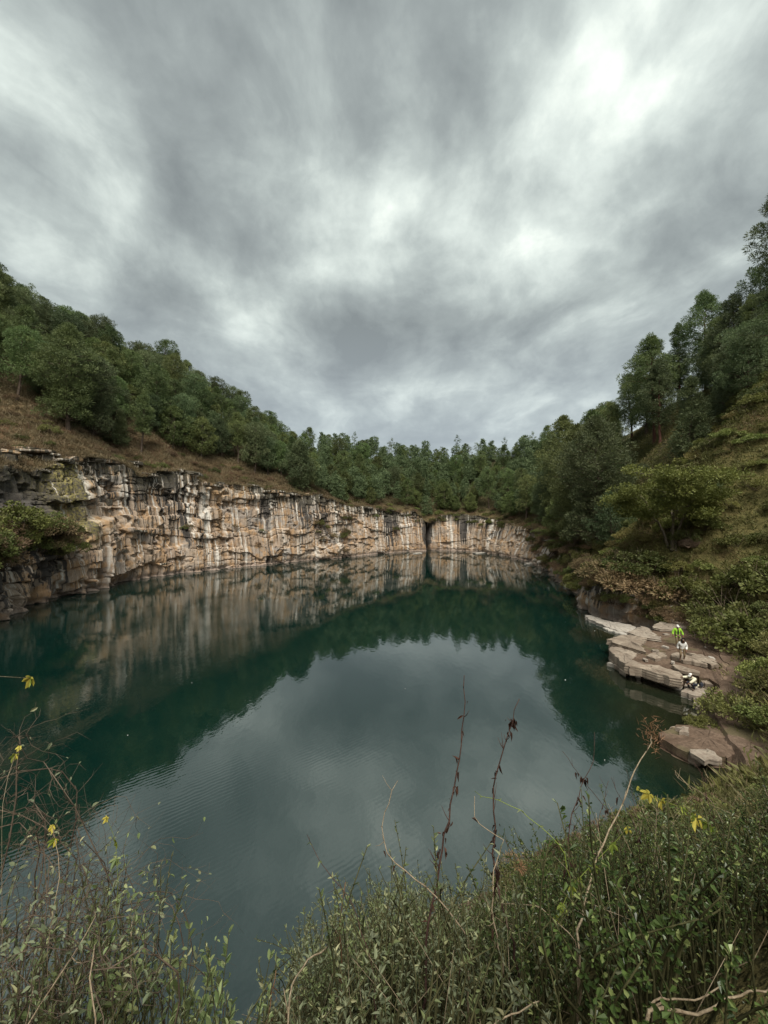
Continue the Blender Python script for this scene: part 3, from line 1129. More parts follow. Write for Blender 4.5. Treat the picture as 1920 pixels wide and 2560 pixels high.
# the near dark conifer that cuts in at the top right edge
_p = hill_pt(np.array([CTS[27] - 1.0]), np.array([17.5]))[0]
tb, cb = make_tree(20., 2.6, 171, 'pine', .25, nclump=120, tuft=75, ln=.34, wd=.035, trunk_r=.25)
EDGE = Proto('pine_tree', tb, cb, M_BARKR, M_PINE2)
_a = at(1950, 980, 44.0)
_gz = ground_z(_a.x, _a.y)
put_tree(EDGE, np.array([_a.x, _a.y, _gz]), (at(1950, 470, 44.0).z - _gz) / EDGE.h, 'near dark conifer cut by the upper right edge of the photo')

rg = np.random.default_rng(77)


def forest(s0, s1, d0, d1, n, protos, gap, labels, group, dens=None, sc=(.8, 1.15), cat='tree'):
    k = 0
    for _ in range(n):
        s = rg.uniform(s0, s1)
        q = rg.random()
        lo = d0(s) if callable(d0) else d0
        hi = d1(s) if callable(d1) else d1
        dd = lo + (hi - lo) * q
        if dens and rg.random() > dens(s, dd):
            continue
        p = hill_pt(np.array([s]), np.array([dd]))[0]
        if not in_view(p, 12):
            continue
        x, y, dep = proj(p)
        if 1540 < x[0] < 1790 and y[0] > 1015:
            continue
        if not free(p, gap):
            continue
        pr = protos[rg.integers(len(protos))]
        lb = labels(s, dd, (dd - lo) / (hi - lo)) if callable(labels) else labels
        put_tree(pr, p, rg.uniform(*sc), lb if pr.name == 'pine_tree' else lb.replace('pine ', 'broadleaf tree ', 1), cat, group, gap)
        k += 1
    return k


def where(px, spots):
    for lim, txt in spots:
        if px < lim:
            return txt
    return spots[-1][1]


LANDL = [(110, 'by the photo edge'), (250, 'behind the big bushy pine'), (420, 'uphill of the lone slender pine'), (560, 'at mid cliff'), (720, 'over the brown gully'), (9999, 'where the left wood runs down to the far end')]
LANDF = [(820, 'toward the left cliff'), (960, 'left of the dark cleft'), (1050, 'just left above the dark cleft'), (1110, 'straight over the dark cleft'), (1190, 'right of the cleft'), (9999, 'at the bend into the right bank')]
LANDR = [(1300, 'near the far bend'), (1400, 'at the start of the right wood'), (1480, 'left of the great spreading pine'), (9999, 'beside the great spreading pine')]


def _px(s, d):
    return proj(hill_pt(np.array([s]), np.array([d]))[0])[0][0]


def lab_left(s, d, q):
    w_ = where(_px(s, d), LANDL)
    if q < .22:
        return 'pine at the lower edge of the left forest ' + w_
    if q > .80:
        return 'pine on the skyline of the left ridge ' + w_
    if q > .5:
        return 'crowded pine high on the left slope ' + w_
    return 'crowded pine low on the left slope ' + w_


def lab_far(s, d, q):
    w_ = where(_px(s, d), LANDF)
    if q < .2:
        return 'pine crowding the rim of the far wall ' + w_
    if q > .75:
        return 'pine on the low far skyline ' + w_
    return 'pine in the far wooded hollow ' + w_


def lab_right(s, d, q):
    w_ = where(_px(s, d), LANDR)
    if q < .25:
        return 'pine overhanging the overgrown right bank ' + w_
    if q > .75:
        return 'pine on the falling skyline of the right wood ' + w_
    return 'pine packed in the dark right wood ' + w_


dr = lambda a, b: (lambda s: float(lut(s, 6)) * a + b)
edge_left = lambda s: float(np.interp(s, [CTS[5], CTS[7], CTS[8], CTS[9], CTS[10], CTS[11], CTS[12]], [12, 14, 13, 12, 9, 5, 2.5]))
forest(CTS[6], CTS[11], dr(.97, 0), dr(1, 14), 120, SPARSE, 6.5, 'thin tufted pine sticking up over the left ridge line', 'tufted pines on the left ridge', sc=(.7, 1.1))
forest(CTS[11], CTS[19], dr(.95, 0), dr(1, 14), 110, SPARSE, 7.0, 'thin tufted pine standing up from the far rim against the sky', 'tufted pines on the far rim', sc=(.6, .95))
forest(CTS[19], CTS[21], dr(.95, 0), dr(1, 12), 60, SPARSE, 5.5, 'thin tufted pine over the right wood against the sky', 'tufted pines on the right rim', sc=(.6, .95))
nA_ = forest(CTS[5], CTS[11], edge_left, dr(1, 6), 7000, PINES + [PINES[0], PINES[1], BROAD[2], BROAD[0]], 3.5, lab_left, 'pines of the left slope', sc=(.8, 1.3))
nB_ = forest(CTS[11], CTS[18], 1.5, dr(1, 3), 9000, PINES + [BROAD[2], BROAD[0], BROAD[1]], 3.3, lab_far, 'pines at the far end', sc=(.48, 1.12))
nC_ = forest(CTS[18], CTS[22] + 6, 1.0, dr(1, 3), 6000, PINES + [PINES[1], CONE[0], BROAD[0]], 3.6, lab_right, 'pines of the right-hand wood', sc=(.85, 1.2))
# ridge stragglers
forest(CTS[24], CTS[28], dr(.80, 0), dr(1, 10), 160, BIGP + PINES[:2], 5.5, 'pine on the right ridge above the scrub', 'pines on the right ridge', sc=(.7, .95))
print('TREES', len(TREES), nA_, nB_, nC_)
TREES.sort(key=lambda q: -q[0] * (6 if q[1] in SPARSE else 1))
cnt = {}
REST = []
for tr in TREES:
    nm = tr[1].name
    cnt[nm] = cnt.get(nm, 0) + 1
    if cnt[nm] > 290 and tr[7]:
        REST.append(tr)
        continue
    tr[1].place(tr[2], tr[3], tr[4], tr[5], tr[6], tr[7])
if REST:
    VV, FF, TT, n_ = [], [], [], 0
    for tr in REST:
        me = tr[1].mc
        V = np.zeros(len(me.vertices) * 3, np.float32)
        me.vertices.foreach_get('co', V)
        V = V.reshape(-1, 4, 3)[::11]
        tn = np.zeros(len(me.vertices), np.float32)
        me.attributes['tint'].data.foreach_get('value', tn)
        tn = tn.reshape(-1, 4)[::11]
        m_ = V.mean(1, keepdims=True)
        V = (m_ + (V - m_) * 2.8).reshape(-1, 3)
        c_, s_ = math.cos(tr[3]), math.sin(tr[3])
        V = np.stack([V[:, 0] * c_ - V[:, 1] * s_, V[:, 0] * s_ + V[:, 1] * c_, V[:, 2]], 1) * tr[4] + np.array(tr[2])
        VV.append(V)
        TT.append(tn.ravel())
        FF.append(np.arange(len(V)).reshape(-1, 4) + n_)
        n_ += len(V)
    o = obj('far_forest', mesh_np('far_forest', np.concatenate(VV), FF, M_PINE2, False, {'tint': np.concatenate(TT)}))
    tag(o, 'farthest pines of the woods, merging into one mass behind the nearer trees', kind='stuff')
    print('REST', len(REST), n_)
# ------------------------------------------------------------------ loose rock: blocks on the cliff, slabs of the ledges
M_SLAB, t = mat('grey_tan_ledge_rock')
pos = t.n('ShaderNodeNewGeometry').outputs['Position']
n1 = t.noise(t.mapping(pos, scale=(1, 1, 3)), 1.1, 6, .6)
n2 = t.noise(t.mapping(pos, scale=(1, 1, 6)), 5, 6, .65)
c = t.mix(t.ramp(n1, [(.38, 0), (.62, 1)]), (.165, .135, .105), (.275, .235, .188))
c = t.mix(t.ramp(n2, [(.42, .6), (.58, 0)]), c, (.16, .12, .095))
sp = t.n('ShaderNodeSeparateXYZ')
t.l(pos, sp.inputs[0])
c = t.mix(t.ramp(t.math('ADD', sp.outputs[2], t.math('MULTIPLY', n2, .12)), [(.08, 1), (.16, 0)]), c, (.06, .052, .042))
c = t.mix(t.math('MULTIPLY', attr(t, 'tint'), t.ramp(n2, [(.35, .4), (.6, 1)])), c, (.44, .43, .40))
finish(t, c, .85, .2, bump(t, n2, .5, .06))
M_DIRT, t = mat('trodden_brown_earth')
pos = t.n('ShaderNodeNewGeometry').outputs['Position']
n1 = t.noise(pos, .9, 6, .62)
n2 = t.noise(pos, 7, 6, .65)
c = t.mix(t.ramp(n1, [(.36, 0), (.62, 1)]), (.085, .058, .042), (.155, .112, .084))
c = t.mix(t.ramp(n2, [(.45, .5), (.6, 0)]), c, (.06, .042, .03))
c = t.mix(t.ramp(t.noise(pos, .55, 3), [(.55, 0), (.63, .6)]), c, (.085, .08, .04))
finish(t, c, .95, .1, bump(t, n2, .7, .08))


WALLS[CTS[26]][5].data.materials[0] = M_DIRT


def rock_blob(seed, sx, sy, sz, cuts=2):
    """angular broken block: a cut-up box pushed about, with split edges"""
    rg = np.random.default_rng(seed)
    n = cuts + 2
    g = np.linspace(-1, 1, n)
    V, idx = [], {}

    def vid(a, b, c):
        k = (a, b, c)
        if k not in idx:
            idx[k] = len(V)
            p = np.array([g[a], g[b], g[c]])
            p = p * (1 - .10 * (np.abs(p[[1, 2, 0]]) ** 2 + np.abs(p[[2, 0, 1]]) ** 2) / 2)
            V.append(p + rg.normal(size=3) * .075)
        return idx[k]
    F = []
    m = n - 1
    for i in range(m):
        for j in range(m):
            for c in (0, m):
                q = [(i, j, c), (i + 1, j, c), (i + 1, j + 1, c), (i, j + 1, c)]
                F.append([vid(*p) for p in (q if c else q[::-1])])
                q = [(i, c, j), (i + 1, c, j), (i + 1, c, j + 1), (i, c, j + 1)]
                F.append([vid(*p) for p in (q[::-1] if c else q)])
                q = [(c, i, j), (c, i + 1, j), (c, i + 1, j + 1), (c, i, j + 1)]
                F.append([vid(*p) for p in (q if c else q[::-1])])
    V = np.array(V) * np.array([sx, sy, sz]) / 2
    return V, np.array(F)


def block_mesh(seed, sx, sy, sz, m=M_ROCK, name='rock_block'):
    V, F = rock_blob(seed, sx, sy, sz)
    rg = np.random.default_rng(seed)
    n = len(V)
    return mesh_np(name, V, [F], m, False, {'tint': np.full(n, rg.random()), 'dark': np.full(n, rg.uniform(.1, .8)),
                                            'top': np.full(n, .7), 'lichen': np.full(n, .2)}, V[:, [0, 2]] + rg.uniform(0, 50, 2))


# blocks and overhanging slabs standing out of the left wall
ws, wV, wnx, wny, whc, wobj = WALLS[CTS[3]]
BLK = [block_mesh(900 + k, *sz) for k, sz in enumerate([(2.2, 1.4, .7), (1.3, 1.2, 1.0), (3.2, 1.8, .55), (1.0, 1.0, 1.6), (1.8, 1.3, .45), (.8, .9, .7)])]
rg = np.random.default_rng(40)
vis = np.where((ws > CTS[6] - 3) & (ws < NOTCH - 4))[0]
nzr = wV.shape[1] - 4
for k in range(120):
    i = vis[rg.integers(len(vis))]
    rim = k < 62
    j = nzr - 1 - (rg.integers(0, 5) if rim else rg.integers(8, nzr - 14))
    p = wV[i, j]
    b = BLK[[0, 2, 4, 2, 1, 5][rg.integers(6)] if rim else rg.integers(6)]
    o = obj('rock_block', b, wobj)
    o.location = p - np.array([wnx[i], wny[i], 0]) * (rg.uniform(-.1, .5) if rim else rg.uniform(-.35, .05)) + np.array([0, 0, rg.uniform(-.1, .3) if rim else 0])
    sc = rg.uniform(.55, 1.15) * (1 if rim else .85)
    o.scale = (sc * rg.uniform(.8, 1.3), sc, sc * rg.uniform(.7, 1.2))
    o.rotation_euler = (rg.normal() * .08, rg.normal() * .08 - .05, math.atan2(wny[i], wnx[i]) + math.pi / 2 + rg.normal() * .18)

# rock overhang on the grass at the left, with the dark hollow under it
def outcrop(px, py, label, spec, rz):
    p = pix_ground(px, py)
    e = empty('rock_outcrop', p, rz)
    tag(e, label, 'rock')
    for k, (x, y, z, sx, sy, sz, tl) in enumerate(spec):
        o = obj('rock_slab', block_mesh(950 + k + int(px), sx, sy, sz, name='rock_slab'), e)
        o.location = (x, y, z)
        o.rotation_euler = (0, tl, .1 * math.sin(k * 2.1))


outcrop(95, 1168, 'layered dark rock overhang with a hollow in the brown grass on the left',
        [(-1.6, .2, .1, 2.0, 1.6, 1.3, 0), (1.7, .3, .1, 1.5, 1.5, 1.2, .05), (0, .7, .0, 2.6, 1.0, 1.1, 0), (-.3, -.1, .95, 4.6, 2.0, .38, -.05), (.9, .2, 1.3, 3.4, 1.6, .3, .06), (-1.7, .1, 1.25, 1.6, 1.3, .4, -.1), (2.5, 0, .75, 1.6, 1.1, .3, .1)], .75)
outcrop(330, 1165, 'pale flat slabs stacked on the cliff edge below the lone slender pine',
        [(0, 0, .1, 2.6, 1.8, .7, 0), (.3, -.3, .62, 3.2, 1.9, .35, .06), (-.2, .1, .95, 2.2, 1.3, .28, -.05), (1.5, -.1, 1.0, 1.2, .9, .3, .12), (-1.8, .2, .35, 1.3, 1.1, .45, 0)], .9)
outcrop(10, 1190, 'dark blocky rock at the photo\'s left edge level with the overhang',
        [(0, 0, .2, 2.4, 2.0, 1.6, 0), (.6, -.3, 1.1, 2.0, 1.6, .5, .08), (-1.2, 0, .3, 1.5, 1.5, 1.2, 0)], .7)
p = pix_ground(1728, 1372)
e = tag(obj('boulder', block_mesh(981, 1.9, 1.3, .75, M_DIRT, 'boulder')), 'grey flat-topped boulder right of the stems of the yellow-green tree', 'rock')
e.location = p + np.array([0, 0, .3])
e.rotation_euler = (.1, -.12, .3)


def px_plane(zx, zy, z):
    """a point on the level z seen at a pixel of the ledge detail"""
    px, py = 1400 + zx / 3.19, 1380 + zy / 3.19
    a = at(px, py, 1.0) - Vector((0, 0, CAM_Z))
    k = (z - CAM_Z) / a.z
    return np.array([a.x * k, a.y * k, z])


def slab_mesh(poly, z, thick, m, seed, layers=2, tilt=(0, 0), rough=.05, sub=.35, pale=0.0, name='rock_slab', dome=.0):
    rg = np.random.default_rng(seed)
    P = np.array([px_plane(a, b, z) for a, b in poly])
    Q = []
    for i in range(len(P)):
        a, b = P[i], P[(i + 1) % len(P)]
        n = max(1, int(np.linalg.norm(b - a) / sub))
        for q in range(n):
            Q.append(a + (b - a) * q / n)
    Q = np.array(Q)
    c = Q.mean(0)
    n = len(Q)
    Q[:, :2] += rg.normal(size=(n, 2)) * rough
    dxy = Q[:, :2] - c[:2]
    area = 0
    for i in range(n):
        area += Q[i, 0] * Q[(i + 1) % n, 1] - Q[(i + 1) % n, 0] * Q[i, 1]
    if area < 0:
        Q = Q[::-1].copy()
    rings = []
    tz = (Q[:, 0] - c[0]) * tilt[0] + (Q[:, 1] - c[1]) * tilt[1]

    def ring(shr, dz, jit):
        r = Q.copy()
        r[:, :2] = c[:2] + (Q[:, :2] - c[:2]) * shr
        r[:, 2] = z + dz + tz * shr + rg.normal(size=n) * jit
        return r
    for shr, up in ((.3, .03 + dome), (.65, .02 + dome * .7), (.93, .0 + dome * .15)):
        rings.append(ring(shr, up, .028))
    layers = layers * 2 if thick > .35 else layers
    for l in range(layers):
        a, b_ = -thick * l / layers, -thick * (l + 1) / layers
        o1 = 1.0 + rg.uniform(-.035, .035) * (l > 0)
        rings.append(ring(o1, a - .03, .012))
        rings.append(ring(o1 * .995, b_ + .05, .015))
        rings.append(ring(o1 * .975, b_ + .01, .008))
    V = np.concatenate([[c + np.array([0, 0, .03 + dome])]] + rings)
    F3 = [[0, 1 + i, 1 + (i + 1) % n] for i in range(n)]
    F4 = []
    for r in range(len(rings) - 1):
        for i in range(n):
            i2 = (i + 1) % n
            F4.append([1 + r * n + i, 1 + (r + 1) * n + i, 1 + (r + 1) * n + i2, 1 + r * n + i2])
    return mesh_np(name, V, [np.array(F3), np.array(F4)], m, False, {'tint': np.full(len(V), pale)})


led = empty('rock_ledge', (22, 29, 0))
tag(led, 'broad flat rock ledge with a trodden earth top where three people are', 'rock ledge')


def part_at(e, name, me):
    o = obj(name, me, e)
    o.location = -e.location
    return o


SL = [('earth_top', M_DIRT, 1.12, 1.5, 1, 0, [(560, 760), (640, 690), (720, 640), (900, 590), (1180, 560), (1500, 620), (1560, 800), (1500, 960), (1300, 1060), (1200, 990), (1050, 962), (800, 905), (660, 885), (575, 860), (620, 800)]),
      ('rock_slab', M_SLAB, 1.34, .50, 2, .0, [(380, 690), (490, 655), (600, 662), (705, 690), (640, 745), (690, 795), (600, 772), (400, 712)]),
      ('rock_slab', M_SLAB, .80, .45, 1, .0, [(398, 722), (600, 775), (700, 800), (640, 830), (560, 800), (402, 750)]),
      ('rock_slab', M_SLAB, 1.06, 1.3, 2, .05, [(385, 758), (480, 748), (620, 800), (600, 835), (560, 870), (515, 885), (400, 795)]),
      ('rock_slab', M_SLAB, .28, .6, 1, .55, [(372, 878), (400, 862), (520, 898), (530, 930), (470, 915)]),
      ('rock_slab', M_SLAB, 1.14, .62, 2, .0, [(510, 880), (560, 856), (640, 893), (800, 913), (965, 968), (985, 992), (950, 1010), (820, 975), (640, 925), (525, 905)]),
      ('rock_slab', M_SLAB, .44, 1.0, 3, .45, [(512, 930), (640, 958), (820, 1014), (945, 1056), (985, 1050), (970, 985), (800, 930), (560, 880)]),
      ('rock_slab', M_SLAB, 1.42, .5, 2, .15, [(545, 640), (640, 590), (700, 600), (745, 640), (808, 695), (700, 682), (600, 660)]),
      ('rock_slab', M_SLAB, 1.46, .4, 2, .1, [(735, 578), (800, 556), (930, 572), (1010, 600), (900, 618), (790, 612), (740, 600)]),
      ('rock_slab', M_SLAB, 1.7, .7, 2, 0, [(860, 545), (960, 500), (1060, 515), (1080, 548), (960, 568)]),
      ('rock_slab', M_SLAB, 1.34, .30, 1, 0, [(880, 808), (925, 795), (1100, 835), (1260, 890), (1230, 905), (1010, 866), (900, 836)]),
      ('rock_slab', M_SLAB, 1.30, .28, 1, 0, [(1000, 800), (1120, 815), (1260, 870), (1240, 885), (1100, 840)]),
      ('rock_slab', M_SLAB, 1.24, .25, 1, 0, [(880, 900), (960, 905), (1120, 945), (1105, 962), (980, 945)]),
      ('rock_slab', M_SLAB, 1.26, .3, 1, 0, [(690, 825), (730, 805), (830, 800), (850, 825), (760, 850)]),
      ('rock_slab', M_SLAB, .36, .7, 1, .15, [(968, 1108), (990, 1062), (1060, 1040), (1160, 1050), (1190, 1120), (1090, 1145), (1000, 1124)]),
      ('rock_slab', M_SLAB, .22, .5, 1, .1, [(1010, 1132), (1060, 1126), (1110, 1146), (1095, 1172), (1050, 1160)]),
      ('rock_slab', M_SLAB, .24, .5, 1, .1, [(1048, 1208), (1080, 1196), (1130, 1206), (1120, 1226), (1070, 1224)]),
      ('rock_slab', M_SLAB, .75, .5, 1, 0, [(1115, 1000), (1180, 990), (1260, 1020), (1230, 1060), (1130, 1040)]),
      ('rock_slab', M_SLAB, .34, .6, 2, .55, [(203, 502), (240, 505), (340, 540), (480, 565), (605, 592), (560, 642), (460, 622), (330, 575), (212, 524)]),
      ('rock_slab', M_SLAB, .16, .5, 1, .75, [(350, 590), (460, 628), (545, 652), (520, 660), (440, 640), (345, 606)])]
for k, (nm, m_, z, th, ly, pale, poly) in enumerate(SL):
    part_at(led, nm, slab_mesh(poly, z, th, m_, 500 + k, ly, (rng.normal() * .014, rng.normal() * .016), .075, .24, pale, nm))
# a few loose stones on the earth
for k in range(14):
    zx, zy = [(845, 660), (800, 680), (760, 790), (1090, 610), (1060, 660), (840, 760), (950, 690), (1160, 760), (900, 880), (1210, 850), (680, 860), (720, 700), (1130, 700), (1000, 760)][k]
    p = px_plane(zx, zy, 1.18)
    o = part_at(led, 'stone', block_mesh(700 + k, .3, .24, .16, M_SLAB, 'stone'))
    sc = .4 + .9 * random.random()
    o.location = Vector(p) - led.location
    o.scale = (sc * 1.3, sc, sc)
    o.rotation_euler = (0, 0, random.random() * 6)

led2 = empty('rock_ledge', (15.5, 19, 0))
tag(led2, 'small low earth spit with flat stones on the shore below the round bush', 'rock ledge')
SL2 = [('earth_top', M_DIRT, .52, 1.0, 1, 0, [(792, 1455), (820, 1425), (930, 1378), (1040, 1370), (1200, 1385), (1460, 1420), (1500, 1560), (1330, 1640), (1200, 1622), (1050, 1600), (980, 1580), (880, 1520), (812, 1480)]),
       ('rock_slab', M_SLAB, .74, .22, 1, .1, [(945, 1395), (985, 1380), (1040, 1425), (1000, 1440), (955, 1425)]),
       ('rock_slab', M_SLAB, .66, .26, 2, .1, [(1055, 1575), (1160, 1553), (1285, 1640), (1250, 1662), (1170, 1655), (1060, 1605)]),
       ('rock_slab', M_SLAB, .44, .3, 1, 0, [(870, 1412), (930, 1385), (955, 1395), (920, 1418)]),
       ('rock_slab', M_SLAB, .40, .4, 1, 0, [(1000, 1592), (1060, 1598), (1130, 1650), (1100, 1660)])]
for k, (nm, m_, z, th, ly, pale, poly) in enumerate(SL2):
    part_at(led2, nm, slab_mesh(poly, z, th, m_, 540 + k, ly, (0, 0), .08, .2, pale, nm))

# pale stones and a block of orange rock along the right bank's waterline
for k, (px, py, sx, sy, sz, m_, lb) in enumerate([
        (1412, 1430, 1.9, 1.4, 3.6, M_ROCK, 'upright block of orange-brown rock at the foot of the great spreading pine'),
        (1418, 1468, 1.3, .9, .5, M_SLAB, 'pale stone at the waterline below the orange-brown block'),
        (1320, 1412, 2.2, 1.2, .5, M_SLAB, 'pale flat stone at the waterline where the right bank bends'),
        (1204, 1383, 8.0, 1.6, .35, M_SLAB, 'long white shelf of rock along the waterline under the far rock wall'),
        (1040, 1384, 3.4, 1.4, .3, M_SLAB, 'short white rock shelf at the waterline left of the dark cleft'),
        (1385, 1440, 1.6, 1.0, .5, M_SLAB, 'flat pale stone between the bend and the orange-brown block')]):
    a = at(px, py, 1.0) - Vector((0, 0, CAM_Z))
    kz = (.05 - CAM_Z) / a.z
    me = block_mesh(800 + k, sx, sy, sz, m_, 'rock')
    o = tag(obj('rock', me), lb, 'rock')
    o.location = (a.x * kz + .5, a.y * kz + .8, sz * .32)
    o.rotation_euler = (0, 0, .2 * k)
    if m_ is M_SLAB:
        me.attributes['tint'].data.foreach_set('value', np.full(len(me.vertices), .8, np.float32))
    else:
        for nm_, v_ in (('tint', .1), ('dark', -.4), ('lichen', 0)):
            me.attributes[nm_].data.foreach_set('value', np.full(len(me.vertices), v_, np.float32))
# ------------------------------------------------------------------ shrubs, one by one
rg = np.random.default_rng(321)
for pr in BUSH['brown']:
    pr.name = 'dry_bush'
for pr in BUSH['straw']:
    pr.name = 'scrub_bush'
for pr in BUSH['bright']:
    pr.name = 'leafy_bush'
BCOUNT = {}


def put_bush(key, p, sc, label, group=None, k=None, flat=1.0):
    pr = BUSH[key][rg.integers(3) if k is None else k]
    BCOUNT[pr.name] = BCOUNT.get(pr.name, 0) + 1
    if group:
        group = 'bushes like this: ' + ' '.join(label.split()[-6:])
    pr.place(tuple(p), rg.random() * 6.28, (sc, sc, sc * flat), label, 'bush', group, None, (rg.normal() * .08, rg.normal() * .08))


def bush_at(key, px, py, wpx, label, flat=1.0, D=None):
    p = pix_ground(px, py)
    dep = proj(p)[2][0]
    put_bush(key, p, wpx * dep / 960 / 3.2, label, None, None, flat)


# singled-out shrubs of the right bank
bush_at('bright', 1705, 1495, 130, 'light green leafy bush hanging over the dark bank above the ledge', 1.0)
bush_at('bright', 1850, 1620, 190, 'wide green bush on the slope behind the people', .9)
put_bush('olive', np.array([px_plane(1385, 1330, .75)[0], px_plane(1385, 1330, .75)[1], .5]), .95, 'big round dark bush on the shore between the ledge and the earth spit', None, 1, 1.0)
put_bush('bright', np.array([px_plane(1130, 1370, .5)[0], px_plane(1130, 1370, .5)[1], .4]), .42, 'low bright green bush at the left foot of the round dark bush')
put_bush('olive', np.array([px_plane(1530, 1290, .75)[0], px_plane(1530, 1290, .75)[1], .7]), .85, 'dark bush merging into the right side of the round dark bush')
bush_at('brown', 1530, 1490, 150, 'dry brown bush trailing over the rock at the water below the spreading pine', .8)
bush_at('brown', 1600, 1470, 170, 'dry brown bush above the dark overhanging bank', .8)
bush_at('olive', 1590, 1420, 150, 'olive bush on the slope left of the boulder', .8)
bush_at('bright', 1480, 1440, 110, 'small light bush below the trunk of the great spreading pine', .8)
bush_at('bright', 1880, 1480, 170, 'pale-topped bush at the photo\'s right edge above the people', .9)
bush_at('olive', 1800, 1530, 170, 'olive bush just above the green jacket', .9)


def bush_label(s, d, key):
    x, y, dd = proj(hill_pt(np.array([s]), np.array([d]))[0])
    x, y = x[0], y[0]
    col = {'olive': 'olive shrub', 'brown': 'dry brown bush', 'bright': 'green leafy bush', 'straw': 'yellow-olive bush'}[key]
    if x < 1250:
        return col + (' on the grass left of the lone slender pine' if x < 340 else ' on the grass above the mid left cliff' if x < 700 else ' on the rim left of the dark cleft' if x < 1070 else ' on the rim right of the dark cleft')
    if x < 1530:
        return col + ' on the steep bank' + (' near the far bend' if x < 1380 else ' below the great spreading pine')
    side = ' left of the yellow-green tree' if x < 1560 else ' near the yellow-green tree' if x < 1760 else ' toward the photo edge'
    if y > 1830:
        return col + ' on the near bank below the spit' + side.replace('near the yellow-green tree', 'by the flat stone')
    if y > 1650:
        return col + ' on the bank behind the round dark bush' + ('' if x < 1800 else ' at the photo edge')
    if y > 1500:
        return col + ' just above the ledge with the people' + ('' if x < 1800 else ' at the photo edge')
    if y > 1330:
        return col + ' level with the slope boulder' + side
    if y > 1150:
        return col + ' midway up the scrubby slope' + side
    return col + ' high under the right ridge pines' + side


BP = []


def scrub(s0, s1, d0, d1, n, keys, gap, sc, group, cut=None):
    for _ in range(n):
        s = rg.uniform(s0, s1)
        lo = d0(s) if callable(d0) else d0
        hi = d1(s) if callable(d1) else d1
        d_ = rg.uniform(lo, hi)
        p = hill_pt(np.array([s]), np.array([d_]))[0]
        if not in_view(p, 1.5, 120):
            continue
        x, y, dep = proj(p)
        if cut and cut(x[0], y[0]):
            continue
        if any((q[0] - p[0]) ** 2 + (q[1] - p[1]) ** 2 < gap ** 2 for q in BP):
            continue
        key = keys[rg.integers(len(keys))]
        k_ = {'olive': 'shrub', 'brown': 'dry_bush', 'bright': 'leafy_bush', 'straw': 'scrub_bush'}[key]
        if BCOUNT.get(k_, 0) >= 285:
            continue
        BP.append((p[0], p[1]))
        put_bush(key, p - np.array([0, 0, .1]), rg.uniform(*sc), bush_label(s, d_, key), group, None, rg.uniform(.65, 1.0))


ledge_cut = lambda x, y: (1500 < x < 1830 and 1545 < y < 1740) or (1640 < x < 1920 and 1790 < y < 1930)
scrub(CTS[5], CTS[11], .3, edge_left, 900, ['brown', 'brown', 'olive', 'brown'], 1.7, (.35, 1.0), 'bushes above the left cliff')
scrub(CTS[11], CTS[19], -.3, 5, 600, ['brown', 'olive', 'brown', 'bright'], 2.3, (.5, 1.1), 'bushes on the far rim')
scrub(CTS[31], SLEN - 4, .2, 7, 500, ['olive', 'bright', 'brown'], .8, (.22, .45), 'small shrubs of the near bank', lambda x, y: y > 2350)
scrub(CTS[26] - 2, CTS[33], lambda s: float(lut(s, 4)) + .6, 22, 2600, ['olive', 'bright', 'straw', 'bright'], 1.3, (.45, .95), 'shrubs of the lower right slope', ledge_cut)
scrub(CTS[22], CTS[27], .3, dr(.9, 0), 4500, ['olive', 'bright', 'straw', 'straw', 'straw', 'bright'], 1.5, (.5, 1.2), 'shrubs of the right slope', ledge_cut)
scrub(CTS[19], CTS[23], -1.5, 5, 700, ['olive', 'brown', 'brown', 'bright'], 1.7, (.6, 1.3), 'bushes of the right bank')


def wall_bushes(w0, sa, sb, n, keys, sc, zlo, zhi, label, group):
    s_, V_, nx_, ny_, hc_, o_ = WALLS[w0]
    ii = np.where((s_ > sa) & (s_ < sb))[0]
    nz_ = V_.shape[1] - 4
    for _ in range(n):
        i_ = ii[rg.integers(len(ii))]
        j_ = int(nz_ * rg.uniform(zlo, zhi))
        p = V_[i_, min(j_, nz_ - 1)]
        key = keys[rg.integers(len(keys))]
        put_bush(key, p - np.array([nx_[i_], ny_[i_], 0]) * .1 - np.array([0, 0, .2]), rg.uniform(*sc), {'olive': 'olive shrub', 'brown': 'dry brown bush', 'bright': 'green leafy bush', 'straw': 'yellow-olive bush'}[key] + ' ' + label, group)


wall_bushes(CTS[3], CTS[8], CTS[12], 9, ['olive', 'brown'], (.3, .6), .15, .6, 'clinging to the face of the streaked left cliff', 'bushes on the left cliff face')
wall_bushes(CTS[3], CTS[11] + 2, CTS[12] + 1, 12, ['brown', 'brown', 'olive'], (.6, 1.2), .2, .85, 'in the overgrown dark scar of the left cliff', 'bushes in the cliff scar')
wall_bushes(CTS[3], CTS[12], NOTCH - 3, 7, ['brown', 'olive'], (.4, .9), .55, .97, 'on the upper face of the far left wall', 'bushes on the far wall')
wall_bushes(NOTCH, NOTCH + 3, CTS[19] - 2, 12, ['brown', 'olive', 'bright'], (.5, 1.1), .8, .99, 'draped over the top of the far right wall', 'bushes over the far right wall')
wall_bushes(CTS[19], CTS[19], CTS[23], 74, ['brown', 'olive', 'olive', 'brown', 'bright'], (.5, 1.15), .35, 1, 'hanging on the overgrown right bank', 'bushes hanging on the right bank')
wall_bushes(CTS[19], CTS[23], CTS[26], 22, ['brown', 'brown', 'olive'], (.4, .8), .7, 1, 'overhanging the dark undercut bank', 'bushes over the undercut bank')
